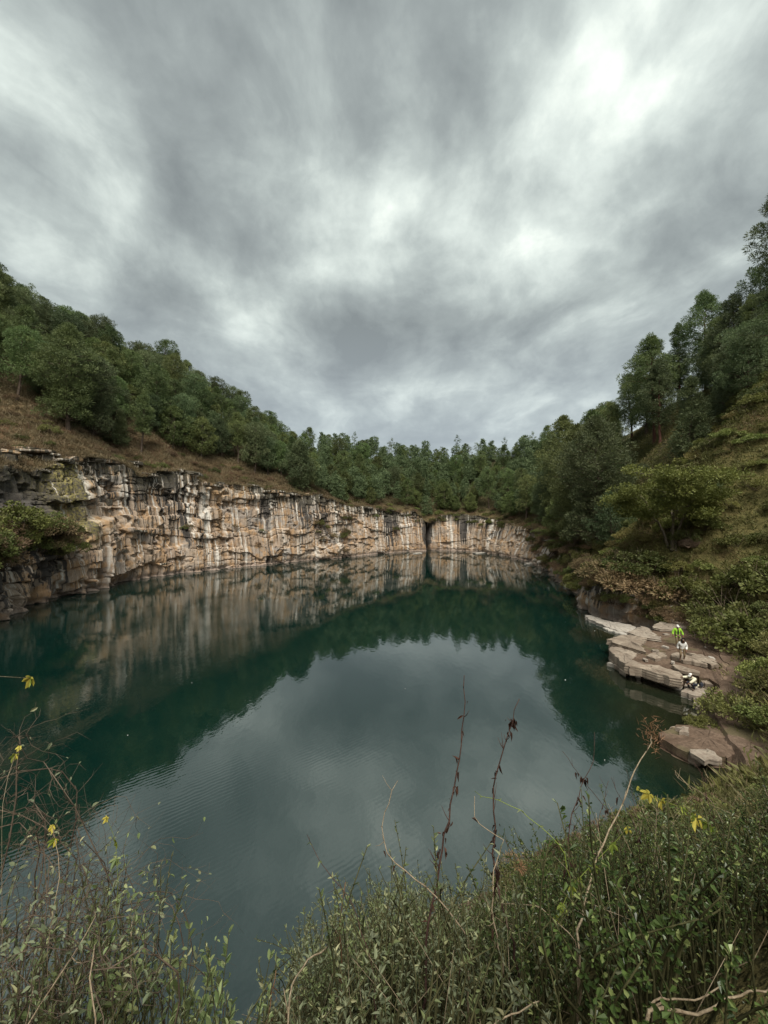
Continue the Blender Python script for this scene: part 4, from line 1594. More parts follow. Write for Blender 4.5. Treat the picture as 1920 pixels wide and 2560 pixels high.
# the shelf in the cliff at the left edge
s_, V_, nx_, ny_, hc_, o_ = WALLS[CTS[3]]
cols = np.where((s_ > CTS[5] + 4) & (s_ < CTS[7] + 2))[0]
for k in range(64):
    i_ = cols[rg.integers(len(cols))]
    off_ = -(V_[i_, :, 0] * nx_[i_] + V_[i_, :, 1] * ny_[i_])
    nz_ = V_.shape[1] - 4
    a_, b_ = int(nz_ * .35), int(nz_ * .75)
    j_ = a_ + int(np.argmin(off_[a_ + 5:b_] - off_[a_:b_ - 5]))
    key = ['bright', 'olive', 'olive', 'brown', 'brown'][rg.integers(5)]
    p = V_[i_, j_] + np.array([nx_[i_], ny_[i_], 0]) * rg.uniform(-.8, 2.6) - np.array([0, 0, rg.uniform(-1.0, 2.6)]) - np.array([nx_[i_], ny_[i_], 0]) * .5
    put_bush(key, p, rg.uniform(1.1, 2.0), {'olive': 'olive shrub', 'brown': 'dry brown bush', 'bright': 'green leafy bush', 'straw': 'yellow-olive bush'}[key] + ' on the shelf of the dark cliff at the left edge', 'bushes on the left shelf')
print('BUSHES', BCOUNT)

# ------------------------------------------------------------------ grass and low cover that nobody could count
M_DRYG = leaf_mat('dry_grass_blades', (.12, .085, .048), (.27, .22, .125), (.155, .075, .05), trans=.2, hue=0.0)
M_GRNG = leaf_mat('green_ground_leaves', (.085, .090, .028), (.20, .195, .065), (.22, .16, .08), trans=.25, hue=0.0)


def tufts(name, pts, blades, ln, wd, spread, m, label, lie=.5, seed=1):
    rg = np.random.default_rng(seed)
    n = len(pts)
    if not n:
        return
    Pn = np.repeat(pts, blades, 0)
    k = len(Pn)
    base = Pn + rg.normal(size=(k, 3)) * np.array([spread, spread, .03])
    D = unit(rg.normal(size=(k, 3)) * np.array([lie, lie, .25]) + np.array([0, 0, 1]))
    L = ln * rg.uniform(.5, 1.3, k)[:, None]
    S = unit(np.cross(D, rg.normal(size=(k, 3))))
    W = wd * rg.uniform(.6, 1.3, k)[:, None]
    mid = base + D * L * .6
    tip = base + D * L + rg.normal(size=(k, 3)) * L * .2
    V = np.stack([base, mid + S * W, tip, mid - S * W], 1).reshape(-1, 3)
    F = np.arange(k * 4).reshape(-1, 4)
    pn = np.clip(.5 + 1.1 * fbm(pts[:, 0] * .16, pts[:, 1] * .16 + pts[:, 2] * .1, 3, 44), 0, 1)
    tn = np.clip(np.repeat(pn * .6 + rg.random(n) * .25, blades) + rg.random(k) * .25, 0, 1)
    o = obj(name, mesh_np(name, V, [F], m, False, {'tint': np.repeat(tn, 4)}))
    tag(o, label, kind='stuff')


def cover_pts(s0, s1, d0, d1, n, keep=None, ref=40):
    s = rg.uniform(s0, s1, n)
    hi = np.array([d1(q) for q in s]) if callable(d1) else np.full(n, d1)
    d_ = d0 + (hi - d0) * rg.random(n)
    p = hill_pt(s, d_)
    x, y, dd = proj(p)
    ok = (dd > 1) & (x > -60) & (x < 1980) & (y > 300) & (y < 2700)
    ok &= rg.random(n) < np.clip(ref / np.maximum(dd, 1), .12, 1)
    if keep is not None:
        ok &= keep(x, y, s, d_)
    return p[ok]


patch = lambda s, d_, thr, sd: fbm(s * .16, d_ * .16, 2, sd) > thr
gA = cover_pts(CTS[4], CTS[12], -1.2, lambda q: edge_left(q) + 9, 34000, None, 75)
gB = cover_pts(CTS[12], CTS[19], -1.2, 14, 9000, None, 80)
tufts('dry_grass', np.concatenate([gA, gB]), 7, .75, .035, .22, M_DRYG, 'dry brown and straw-coloured grass above the cliffs', .55, 3)
gC = cover_pts(CTS[19], CTS[33], .2, lambda q: float(lut(q, 6)) + 2, 60000, lambda x, y, s, d_: ~((x > 1500) & (x < 1800) & (y > 1545) & (y < 1740)) & ((d_ > lut(s, 4) + .4) | (rg.random(len(x)) < .06)) & patch(s, d_, -.75, 5), 42)
tufts('ground_cover', gC, 9, .42, .045, .25, M_GRNG, 'low green and olive ground cover on the right slope', .9, 4)
gE = cover_pts(CTS[31], SLEN - .1, .1, 11, 16000, lambda x, y, s, d_: (y < 2250), 30)
M_WEED = leaf_mat('dull_weed_leaves', (.040, .042, .016), (.115, .105, .042), (.12, .085, .045), trans=.2, hue=0.0)
tufts('near_grass', gE, 9, .24, .010, .14, M_WEED, 'short grass and weeds on the bank right below the foreground brush', .8, 8)
gD = cover_pts(CTS[19], CTS[33], .2, lambda q: float(lut(q, 6)), 26000, lambda x, y, s, d_: patch(s, d_, .02, 6) & ((d_ > lut(s, 4) + .2) | (rg.random(len(x)) < .12)), 30)
tufts('brown_grass', gD, 7, .5, .025, .2, M_DRYG, 'patches of brown grass and dead stems on the right slope', .7, 5)
# ------------------------------------------------------------------ people
def flat_mat(name, col, rough=.8, spec=.2, var=.12, scale=30):
    m, t = mat(name)
    p = t.n('ShaderNodeTexCoord').outputs['Object']
    n = t.noise(p, scale, 3, .6)
    dk = tuple(c * (1 - 2 * var) for c in col)
    finish(t, t.mix(n, dk, col), rough, spec, bump(t, n, .2, .01))
    return m


M_SKIN = flat_mat('brown_skin', (.16, .085, .052), .55, .35, .05)
M_HAIR = flat_mat('black_hair', (.012, .010, .009), .6, .3)
M_HIVIS = flat_mat('lime_jacket_cloth', (.27, .52, .05), .7, .2, .06)
M_BLACK = flat_mat('black_shirt_cloth', (.012, .012, .014))
M_KHAKI = flat_mat('khaki_trouser_cloth', (.17, .125, .075))
M_WHITE = flat_mat('white_cloth', (.74, .74, .72), .8, .2, .05)
M_CREAM = flat_mat('pale_beige_shirt_cloth', (.60, .57, .44), .8, .2, .05)
M_NAVY = flat_mat('dark_blue_cloth', (.030, .034, .048))
M_SHOE = flat_mat('dark_shoe_leather', (.03, .026, .024), .5, .4)
M_SOCK = flat_mat('white_sock', (.7, .7, .68))
M_EYE = flat_mat('dark_eye', (.015, .012, .010), .2, .5)


def skin_mesh(name, joints, edges, mat_, root=0, sub=2, cut=None, scale=1.0):
    """joints: list of (x,y,z, rx[,ry])"""
    me = bpy.data.meshes.new(name + '_cage')
    me.from_pydata([j[:3] for j in joints], edges, [])
    o = bpy.data.objects.new(name + '_cage', me)
    COL.objects.link(o)
    m = o.modifiers.new('skin', 'SKIN')
    m.use_smooth_shade = True
    if not me.skin_vertices:
        me.attributes  # created with the modifier
    sv = me.skin_vertices[0].data if me.skin_vertices else None
    if sv is None:
        bpy.context.view_layer.objects.active = o
        o.select_set(True)
        bpy.ops.mesh.customdata_skin_add()
        sv = me.skin_vertices[0].data
    for k, j in enumerate(joints):
        rx = j[3]
        ry = j[4] if len(j) > 4 else rx
        sv[k].radius = (rx, ry)
        sv[k].use_root = (k == root)
    s_ = o.modifiers.new('sub', 'SUBSURF')
    s_.levels = s_.render_levels = sub
    dg = bpy.context.evaluated_depsgraph_get()
    out = bpy.data.meshes.new_from_object(o.evaluated_get(dg))
    out.name = name
    bpy.data.objects.remove(o)
    bpy.data.meshes.remove(me)
    if cut:
        import bmesh
        bm = bmesh.new()
        bm.from_mesh(out)
        kill = [f for f in bm.faces if cut(f.calc_center_median())]
        bmesh.ops.delete(bm, geom=kill, context='FACES')
        bm.to_mesh(out)
        bm.free()
    out.materials.clear()
    out.materials.append(mat_)
    out.polygons.foreach_set('use_smooth', np.ones(len(out.polygons), bool))
    return out


def lerp(a, b, t):
    return tuple(a[i] + (b[i] - a[i]) * t for i in range(3))


def V3(a):
    return Vector(a)


def build_person(label, loc, rz, J, outfit, group='visitors on the rock ledge'):
    """J: joint positions in the person's own space (looks towards -Y)"""
    e = empty('person', loc, rz)
    tag(e, label, 'person', group)
    jo, ed = [], []

    def add(p, r, prev=None, ry=None):
        jo.append((*p, r, ry or r))
        if prev is not None:
            ed.append((prev, len(jo) - 1))
        return len(jo) - 1
    pel = add(J['pelvis'], .135, None, .105)
    wst = add(lerp(J['pelvis'], J['chest'], .5), .125, pel, .095)
    che = add(J['chest'], .155, wst, .105)
    nb = add(lerp(J['chest'], J['head'], .42), .06, che)
    hd0 = add(lerp(J['chest'], J['head'], .68), .062, nb)
    hdir = (V3(J['head']) - V3(J['chest'])).normalized()
    face = V3(J['face']).normalized()
    hc_ = V3(J['head'])
    h1 = add(tuple(hc_ + face * .012), .088, hd0, .098)
    h2 = add(tuple(hc_ + hdir * .10), .078, h1, .086)
    h3 = add(tuple(hc_ + hdir * .135), .035, h2)
    add(tuple(hc_ + face * .118 - hdir * .015), .014, h1)         # nose
    for sd, L in ((1, 'l'), (-1, 'r')):
        sh = add(J['sh_' + L], .062, che)
        el = add(J['el_' + L], .045, sh)
        wr = add(J['wr_' + L], .030, el)
        d = (V3(J['wr_' + L]) - V3(J['el_' + L])).normalized()
        side = d.cross(V3((0, 0, 1)))
        side = side.normalized() if side.length > .1 else V3((1, 0, 0))
        up = side.cross(d)
        pm = add(tuple(V3(J['wr_' + L]) + d * .065), .034, wr, .018)
        for f in range(4):
            b = V3(J['wr_' + L]) + d * .095 + side * (.024 - .016 * f)
            ln = (.062, .075, .070, .055)[f]
            k1 = add(tuple(b), .0095, pm)
            k2 = add(tuple(b + d * ln * .55 - up * .008), .0088, k1)
            add(tuple(b + d * ln - up * .028), .007, k2)
        tb_ = V3(J['wr_' + L]) + d * .045 + side * .04
        k1 = add(tuple(tb_), .011, wr)
        add(tuple(tb_ + d * .045 + side * .018 - up * .01), .008, k1)
        hp = add(J['hip_' + L], .085, pel)
        kn = add(J['kn_' + L], .057, hp)
        cf = add(lerp(J['kn_' + L], J['an_' + L], .3), .055, kn)
        an = add(J['an_' + L], .038, cf)
        add(J['toe_' + L], .034, an)
    obj('body', skin_mesh('body', jo, ed, M_SKIN, 0, 2), e)
    side = face.cross(hdir).normalized()
    for sd in (1, -1):
        eb = MB()
        c = hc_ + face * .098 + side * .034 * sd + hdir * .02
        eb.tube([tuple(c), tuple(c + face * .008)], [.011, .006], 6)
        obj('eye', eb.mesh('eye', M_EYE), e)
        eb = MB()
        c = hc_ + side * .095 * sd
        eb.tube([tuple(c - hdir * .03), tuple(c), tuple(c + hdir * .03)], [.010, .018, .012], 6)
        obj('ear', eb.mesh('ear', M_SKIN), e)
    eb = MB()
    c = hc_ + face * .099 - hdir * .052
    eb.tube([tuple(c - side * .024), tuple(c + face * .004), tuple(c + side * .024)], [.004, .008, .004], 6)
    obj('mouth', eb.mesh('mouth', flat_mat('lips', (.16, .06, .05)) if 'lips' not in bpy.data.materials else bpy.data.materials['lips']), e)

    def limbs(keys, radii):
        pts = [J[k] if isinstance(k, str) else k for k in keys]
        return [(*p, r) for p, r in zip(pts, radii)]

    def torso(extra, mat_, name, sleeves=1.0, hem=.12, cut=None, hood=False):
        j2, e2 = [], []
        pd = V3(J['pelvis']) - (V3(J['chest']) - V3(J['pelvis'])).normalized() * hem
        for p, r, ry in ((tuple(pd), .15 + extra, .125 + extra), (J['pelvis'], .15 + extra, .12 + extra), (lerp(J['pelvis'], J['chest'], .5), .14 + extra, .11 + extra),
                         (J['chest'], .165 + extra, .118 + extra), (lerp(J['chest'], J['head'], .36), .075 + extra, .075 + extra)):
            j2.append((*p, r, ry))
        e2 = [(0, 1), (1, 2), (2, 3), (3, 4)]
        for L in 'lr':
            w_ = lerp(J['el_' + L], J['wr_' + L], sleeves * .92)
            b = len(j2)
            j2 += [(*J['sh_' + L], .078 + extra), (*J['el_' + L], .060 + extra), (*w_, .048 + extra)]
            e2 += [(3, b), (b, b + 1), (b + 1, b + 2)]
        obj(name, skin_mesh(name, j2, e2, mat_, 1, 2, cut), e)

    def legs(mat_, name, length=.95):
        j2 = [(*J['pelvis'], .142, .118)]
        e2 = []
        for L in 'lr':
            b = len(j2)
            a_ = lerp(J['kn_' + L], J['an_' + L], length)
            j2 += [(*J['hip_' + L], .098), (*J['kn_' + L], .074), (*a_, .062)]
            e2 += [(0, b), (b, b + 1), (b + 1, b + 2)]
        obj(name, skin_mesh(name, j2, e2, mat_, 0, 2), e)

    def shoes(mat_):
        for L in 'lr':
            a_, t_ = V3(J['an_' + L]), V3(J['toe_' + L])
            j2 = [(*(a_ + V3((0, 0, -.02))), .05), (*lerp(a_, t_, .6), .045, .04), (*t_, .038, .034)]
            obj('shoe', skin_mesh('shoe', j2, [(0, 1), (1, 2)], mat_, 0, 1), e)

    def cap(mat_):
        up = hdir
        j2 = [(*(hc_ + up * .075), .106, .112), (*(hc_ + up * .125), .088, .092), (*(hc_ + up * .16), .04, .04)]
        e2 = [(0, 1), (1, 2)]
        obj('cap', skin_mesh('cap', j2, e2, mat_, 0, 2), e)
        br = MB()
        s_ = face.cross(up).normalized()
        n = 9
        top_, bot = [], []
        for k in range(n):
            a_ = math.pi * (k / (n - 1)) - math.pi / 2
            q = hc_ + up * .062 + face * (.085 + .10 * math.cos(a_)) + s_ * .088 * math.sin(a_) - up * .02 * math.cos(a_)
            top_.append(tuple(q))
        b0 = [tuple(hc_ + up * .066 + face * .06 + s_ * .088 * math.sin(math.pi * (k / (n - 1)) - math.pi / 2)) for k in range(n)]
        Vv = np.array(top_ + b0)
        Vv = np.concatenate([Vv, Vv - np.array(up) * .006])
        F4 = [[k, k + 1, n + k + 1, n + k] for k in range(n - 1)] + [[2 * n + k, 3 * n + k, 3 * n + k + 1, 2 * n + k + 1] for k in range(n - 1)] + [[k, 2 * n + k, 2 * n + k + 1, k + 1] for k in range(n - 1)]
        br.add(Vv, None, F4)
        obj('cap_brim', br.mesh('cap_brim', mat_), e)

    def hair():
        j2 = [(*(hc_ + hdir * .07 - face * .02), .112, .112), (*(hc_ + hdir * .125), .09, .09), (*(hc_ - face * .06 - hdir * .02), .07, .075)]
        obj('hair', skin_mesh('hair', j2, [(0, 1), (0, 2)], M_HAIR, 0, 2), e)
    outfit(torso, legs, shoes, cap, hair)
    return e


STAND = dict(pelvis=(0, 0, .93), chest=(0, -.01, 1.28), head=(0, -.03, 1.57), face=(0, -1, -.15),
             sh_l=(.19, 0, 1.38), el_l=(.33, .02, 1.12), wr_l=(.36, -.10, .90), sh_r=(-.19, 0, 1.38), el_r=(-.33, .02, 1.12), wr_r=(-.35, -.10, .90),
             hip_l=(.10, 0, .88), kn_l=(.12, -.05, .50), an_l=(.13, .02, .09), toe_l=(.15, -.14, .045),
             hip_r=(-.10, 0, .88), kn_r=(-.11, -.12, .51), an_r=(-.11, -.10, .09), toe_r=(-.13, -.27, .045))


def o1(torso, legs, shoes, cap, hair):
    legs(M_KHAKI, 'trousers')
    torso(-.004, M_BLACK, 'shirt', .35, .06)
    torso(.020, M_HIVIS, 'jacket', 1.0, .13, cut=lambda c: abs(c.x) < .062 and c.y < -.02 and c.z < 1.46)
    shoes(M_SHOE)
    cap(M_WHITE)


p = px_plane(938, 752, 1.14)
build_person('man in open lime green jacket, black shirt and white cap standing on the ledge', (p[0], p[1], 1.155), R(-15), STAND, o1)

WALK = dict(pelvis=(0, .03, .90), chest=(.02, -.06, 1.23), head=(.03, -.16, 1.49), face=(.35, -1, -.75),
            sh_l=(.19, -.05, 1.33), el_l=(.27, .02, 1.07), wr_l=(.22, -.12, .86), sh_r=(-.16, -.05, 1.33), el_r=(-.25, .05, 1.08), wr_r=(-.24, -.02, .83),
            hip_l=(.10, .03, .86), kn_l=(.12, -.10, .48), an_l=(.10, .04, .09), toe_l=(.13, -.12, .045),
            hip_r=(-.10, .03, .86), kn_r=(-.12, -.16, .53), an_r=(-.13, -.02, .13), toe_r=(-.16, -.18, .07))


def o2(torso, legs, shoes, cap, hair):
    legs(M_KHAKI, 'trousers', .45)
    torso(.018, M_WHITE, 'hooded_top', 1.0, .10)
    shoes(M_SHOE)
    hair()


p = px_plane(975, 872, 1.16)
build_person('bare-headed person with dark hair and a white long-sleeved top stepping down the ledge', (p[0], p[1], 1.17), R(-25), WALK, o2)

SQUAT = dict(pelvis=(0, .16, .34), chest=(0, -.03, .64), head=(-.0, -.14, .90), face=(0, -1, -.35),
             sh_l=(.19, -.05, .74), el_l=(.20, -.30, .62), wr_l=(.12, -.46, .50), sh_r=(-.19, -.07, .74), el_r=(-.24, -.36, .74), wr_r=(-.20, -.62, .80),
             hip_l=(.11, .13, .32), kn_l=(.19, -.30, .46), an_l=(.15, -.06, .09), toe_l=(.18, -.24, .045),
             hip_r=(-.11, .13, .32), kn_r=(-.17, -.32, .46), an_r=(-.14, -.08, .09), toe_r=(-.17, -.27, .045))


def o3(torso, legs, shoes, cap, hair):
    legs(M_NAVY, 'trousers')
    torso(.018, M_CREAM, 'shirt', 1.0, .08)
    shoes(M_SHOE)
    cap(M_WHITE)


p = px_plane(1062, 1100, .38)
per3 = build_person('person in white cap and pale shirt crouching by the water, one arm held out', (p[0], p[1] + .05, .40), R(-72), SQUAT, o3)
# dark bag beside the crouching person
p = px_plane(1118, 1084, .42)
bg_ = empty('backpack', (p[0] + .1, p[1], .42), R(20))
tag(bg_, 'small dark backpack on the rock behind the crouching person', 'bag')
b1 = skin_mesh('bag_body', [(0, 0, .10, .15, .11), (0, 0, .25, .15, .11), (0, 0, .36, .10, .07)], [(0, 1), (1, 2)], M_NAVY, 0, 2)
obj('bag_body', b1, bg_)
obj('front_pocket', skin_mesh('front_pocket', [(-.10, -.06, .10, .09, .07), (-.10, -.06, .20, .08, .06)], [(0, 1)], M_NAVY, 0, 2), bg_)
for s_ in (-.07, .07):
    mb = MB()
    mb.tube([(.10, s_, .38), (.19, s_, .30), (.20, s_, .15), (.12, s_, .04)], .016, 5)
    obj('strap', mb.mesh('strap', M_BLACK), bg_)
# ------------------------------------------------------------------ foreground: brush on the slope below the camera
M_LEATH = leaf_mat('dark_leathery_leaves', (.020, .036, .010), (.088, .128, .034), (.20, .23, .085), trans=.22, rough=.38, spec=.5, hue=.012)
M_HERB = leaf_mat('soft_green_leaves', (.085, .118, .045), (.21, .25, .115), (.29, .31, .16), trans=.3, rough=.6, hue=.015)
M_SAGE = leaf_mat('grey_green_leaves', (.10, .122, .07), (.22, .245, .15), (.30, .30, .17), trans=.3, rough=.6, hue=.015)
M_YELL = leaf_mat('yellow_vine_leaves', (.36, .31, .05), (.55, .48, .10), trans=.35, rough=.5, hue=.005)
M_LIME = leaf_mat('lime_vine_leaves', (.14, .19, .03), (.26, .30, .06), trans=.35, rough=.5, hue=.01)
M_STEM = bark_mat('brown_green_stems', (.034, .036, .016), (.080, .076, .036), 30)
M_STALK = bark_mat('dark_red_brown_stalks', (.035, .020, .017), (.085, .052, .042), 40)
M_PALE = bark_mat('pale_dry_stems', (.16, .12, .08), (.33, .27, .19), 40)
M_DEADL = leaf_mat('withered_leaves', (.030, .016, .012), (.080, .042, .030), trans=.1, hue=.0)
M_SEED = leaf_mat('brown_seed_heads', (.12, .065, .035), (.24, .14, .08), trans=.2, hue=0)


class FProto(Proto):
    """brush plant: stems, a mass of leaves, and its largest upper leaves one by one"""
    def __init__(self, name, seed, H, spread, nst, per, ln, wd, shape, m_leaf, m_stem, nleaf=14, curve=.25, lean=.0, tips=.5):
        rg = np.random.default_rng(seed)
        tb, cb = MB(), MB()
        Cs, Ds, Ls = [], [], []
        for k in range(nst):
            a = rg.random() * 6.283
            q = math.sqrt(rg.random())
            hh = H * rg.uniform(.55, 1.05)
            b0 = np.array([spread * .35 * q * math.cos(a), spread * .35 * q * math.sin(a), -.15])
            e = np.array([spread * q * math.cos(a) + rg.normal() * curve * .3, spread * q * math.sin(a) + rg.normal() * curve * .3, hh])
            ts = np.linspace(0, 1, 7)[:, None]
            bow = rg.normal(size=3) * curve * .3 * np.array([1, 1, .2])
            pts = b0 + (e - b0) * ts + bow * np.sin(ts * 3.14)
            tb.tube(pts, np.linspace(.0062, .0018, 7) * (H + .4), 4)
            t0 = rg.uniform(.1, .3)
            m = int(per * rg.uniform(.7, 1.2))
            tt = t0 + (1 - t0) * rg.random(m) ** tips
            seg = np.clip((tt * 6).astype(int), 0, 5)
            fr = tt * 6 - seg
            pos = pts[seg] + (pts[seg + 1] - pts[seg]) * fr[:, None]
            sd = unit(pts[-1] - pts[0])
            phi = rg.random(m) * 6.283
            side = np.stack([np.cos(phi), np.sin(phi), rg.uniform(-.1, .3, m)], 1)
            D = unit(side + sd * rg.uniform(.25, 1.1, m)[:, None])
            Cs.append(pos)
            Ds.append(D)
            Ls.append(ln * rg.uniform(.55, 1.2, m) * (1 - .25 * tt))
        Cs, Ds, Ls = np.concatenate(Cs), np.concatenate(Ds), np.concatenate(Ls)
        order = np.argsort(-(Cs[:, 2] + rg.normal(size=len(Cs)) * .25 * H + Ls * 4))
        big, rest = order[:nleaf], order[nleaf:]
        V, F = leaves(Cs[rest], Ds[rest], Ls[rest], Ls[rest] * wd, shape=shape, rg=rg)
        cb.add(V, None, F, np.repeat(rg.random(len(rest)), 6))
        super().__init__(name, tb, cb, m_stem, m_leaf, 'stems', 'foliage')
        self.h = H
        self.single = []
        for b in big:
            V, F = leaves(Cs[[b]], Ds[[b]], Ls[[b]] * 1.15, Ls[[b]] * wd * 1.1, shape=shape, rg=rg)
            self.single.append(mesh_np('leaf', V, [F], m_leaf, False, {'tint': np.full(6, rg.random())}))

    def place(self, *a, **k):
        new = self.first is None
        if new:
            r = super().place(*a, **k)
            self.first[2]['kind'] = 'stuff'
            ls = [obj('leaf', me, r) for me in self.single]
            self.first = self.first + tuple(ls)
            return r
        return super().place(*a, **k)


LEATH = [FProto('leathery_shrub', 600 + k, H, sp, ns, 34, .046, .42, 'obov', M_LEATH, M_STEM, 14, .35) for k, (H, sp, ns) in enumerate([(1.0, .42, 30), (1.2, .48, 32), (.85, .45, 28), (1.1, .36, 24)])]
HERB = [FProto('green_herb', 620 + k, H, sp, ns, 26, .05, .36, 'lance', M_HERB if k % 2 else M_SAGE, M_STEM, 12, .5) for k, (H, sp, ns) in enumerate([(1.0, .40, 22), (1.15, .36, 20), (.8, .42, 24), (.95, .34, 20)])]
LOWH = [FProto('pale_leaved_plant', 640 + k, H, sp, ns, 24, .065, .50, 'oval', M_HERB, M_STEM, 14, .35) for k, (H, sp, ns) in enumerate([(.7, .30, 14), (.9, .26, 12)])]

TOPX = [-100, 300, 420, 560, 700, 760, 850, 980, 1100, 1230, 1330, 1450, 1600, 1750, 1850, 1990]
TOPY = [2700, 2580, 2560, 2560, 2490, 2340, 2235, 2165, 2190, 2200, 2120, 2030, 1995, 2005, 1965, 1930]


def brush(n, x0, x1, y0, y1, gap, protos_at, gname, hmin=.30, hmax=1.5):
    done = []
    for _ in range(n):
        D = rgf.uniform(y0, y1) ** 1.0
        px = rgf.uniform(x0, x1)
        x = (px - 960) / 960 * D
        g = ground_z(x, D)
        xx, yy, dep = proj((x, D, g))
        # the brush's upper outline, as a height above the ground at this spot
        lim = at(px, np.interp(px, TOPX, TOPY) + rgf.uniform(50, 150), dep[0]).z - g
        h = min(hmax * rgf.uniform(.75, 1.1), lim)
        if h < hmin or math.hypot(x, D) < 1.55:
            continue
        tx, ty, _d = proj((x, D, g + h))
        if ty[0] > 2700:
            continue
        if any((q[0] - x) ** 2 + (q[1] - D) ** 2 < gap ** 2 for q in done):
            continue
        done.append((x, D))
        pr = protos_at(px, tx, ty)
        sc = h / pr.h
        yield pr, (x, D, g), sc, px, ty[0]


rgf = np.random.default_rng(2024)


def choose(px, tx, ty):
    q = rgf.random()
    if px > 1330 or (px > 1180 and q > .5):
        return LEATH[rgf.integers(4)]
    return HERB[rgf.integers(4)]


FR = []
for pr, loc, sc, px, ty in brush(4000, 560, 2150, 1.9, 9.5, .30, choose, ''):
    nm = 'dark leathery shrub' if pr in LEATH else 'soft green plant'
    edge = np.interp(px, TOPX, TOPY)
    w_ = ' far down' if loc[1] > 5 else ' midway' if loc[1] > 3.2 else ' nearest the camera'
    at_ = where(px, [(760, ' at the left rim by the bent cane'), (880, ' under the dark leaning shoot'), (985, ' left of the tallest dark stalk'), (1090, ' right of the tallest dark stalk'), (1200, ' by the second dark stalk'), (1310, ' below the brown seed ball'),
                     (1440, ' left of the long seed-headed stalk'), (1560, ' right of the long seed-headed stalk'), (1690, ' under the yellow leaves'), (1800, ' below the biggest yellow leaf'), (9999, ' at the right edge')])
    lb_ = nm + w_ + at_
    pr.place(loc, rgf.random() * 6.28, (max(sc, .75), max(sc, .75), sc), lb_, 'plant', nm + 's' + at_, None, (rgf.normal() * .2 - .05, rgf.normal() * .2))
    FR.append(loc)
print('FRONT', len(FR))


def rooted(pts, depth0, depth1, extra=True):
    """pixel track -> points in the scene; the first point is the foot, carried down to the soil"""
    n = len(pts)
    out = []
    for k, (px, py) in enumerate(pts):
        D = depth0 + (depth1 - depth0) * k / max(n - 1, 1)
        out.append(np.array(at(px, py, D)))
    if extra:
        f = out[0]
        g = ground_z(f[0], f[1])
        if g < f[2]:
            out.insert(0, np.array([f[0] + .02, f[1] + .03, g - .05]))
    return np.array(out)


def resample(P_, n):
    d_ = np.concatenate([[0], np.cumsum(np.linalg.norm(np.diff(P_, axis=0), axis=1))])
    t_ = np.linspace(0, d_[-1], n)
    return np.stack([np.interp(t_, d_, P_[:, k]) for k in range(3)], 1)


def z7(*p):
    return [(650 + a / 2.552, 1700 + b / 2.552) for a, b in p]


def z8(*p):
    return [(1200 + a / 2.304, 1800 + b / 2.304) for a, b in p]


def z6(*p):
    return [(a / 2.37, 1650 + b / 2.37) for a, b in p]


def stalk(name, label, pts, d0, d1, r0, r1, m, tatter=0, tm=None, cat='dead stalk', twigs=0, seed=1, tat_ln=.05, head=None, lf=None):
    rg = np.random.default_rng(seed)
    P_ = rooted(pts, d0, d1)
    Q = resample(P_, 26)
    Q[1:-1] += rg.normal(size=(24, 3)) * r0 * .8
    e = empty(name, Q[0])
    tag(e, label, cat)
    mb = MB()
    mb.tube(Q - Q[0], np.linspace(r0, r1, 26), 6)
    for k in range(twigs):
        i = rg.integers(10, 25)
        d = unit(rg.normal(size=3) + np.array([0, 0, .5]))
        L = rg.uniform(.03, .12)
        b = Q[i] - Q[0]
        mb.tube([b, b + d * L * .5, b + d * L + np.array([0, 0, .02])], [r1 * 1.2, r1, r1 * .4], 3)
    obj('stem', mb.mesh('stem', m), e)
    if tatter:
        cb = MB()
        idx = rg.integers(9, 23, tatter)
        lump = rg.random(26) ** 2
        idx = rg.choice(np.arange(8, 24), tatter, p=(lump[8:24] + .05) / (lump[8:24] + .05).sum())
        C = Q[idx] - Q[0] + rg.normal(size=(tatter, 3)) * .016
        D = unit(rg.normal(size=(tatter, 3)) * .35 + np.array([0, 0, -1]))
        Ls = tat_ln * rg.uniform(.4, 1.6, tatter)
        Vv, F = leaves(C, D, Ls, Ls * .24, fold=.6, shape='lance', rg=rg)
        cb.add(Vv, None, F, np.repeat(rg.random(tatter), 6))
        o = obj('withered_leaves', cb.mesh('withered_leaves', tm or M_DEADL, False), e)
        o['kind'] = 'stuff'
    if head:
        cb = MB()
        hr, hn = head
        C = Q[-1] - Q[0] + rg.normal(size=(hn, 3)) * hr * np.array([.5, .5, .8])
        D = unit(rg.normal(size=(hn, 3)) + np.array([0, 0, .4]))
        Vv, F = leaves(C, D, hr * rg.uniform(.3, .9, hn), hr * .06, shape='lance', rg=rg)
        cb.add(Vv, None, F, np.repeat(rg.random(hn), 6))
        o = obj('seed_head', cb.mesh('seed_head', M_SEED, False), e)
    if lf:
        n_, ln_, m_ = lf
        for k in range(n_):
            i = int(8 + 17 * (k + .5) / n_)
            for sd in (1, -1):
                d = unit(np.cross(Q[min(i + 1, 25)] - Q[i - 1], np.array([.2, 1, .3])) * sd + rg.normal(size=3) * .3)
                Vv, F = leaves((Q[i] - Q[0])[None], d[None], np.array([ln_ * rg.uniform(.6, 1.2)]), np.array([ln_ * .4]), shape='lance', rg=rg)
                obj('leaf', mesh_np('leaf', Vv, [F], m_, False, {'tint': np.full(6, rg.random())}), e)
    return e, Q


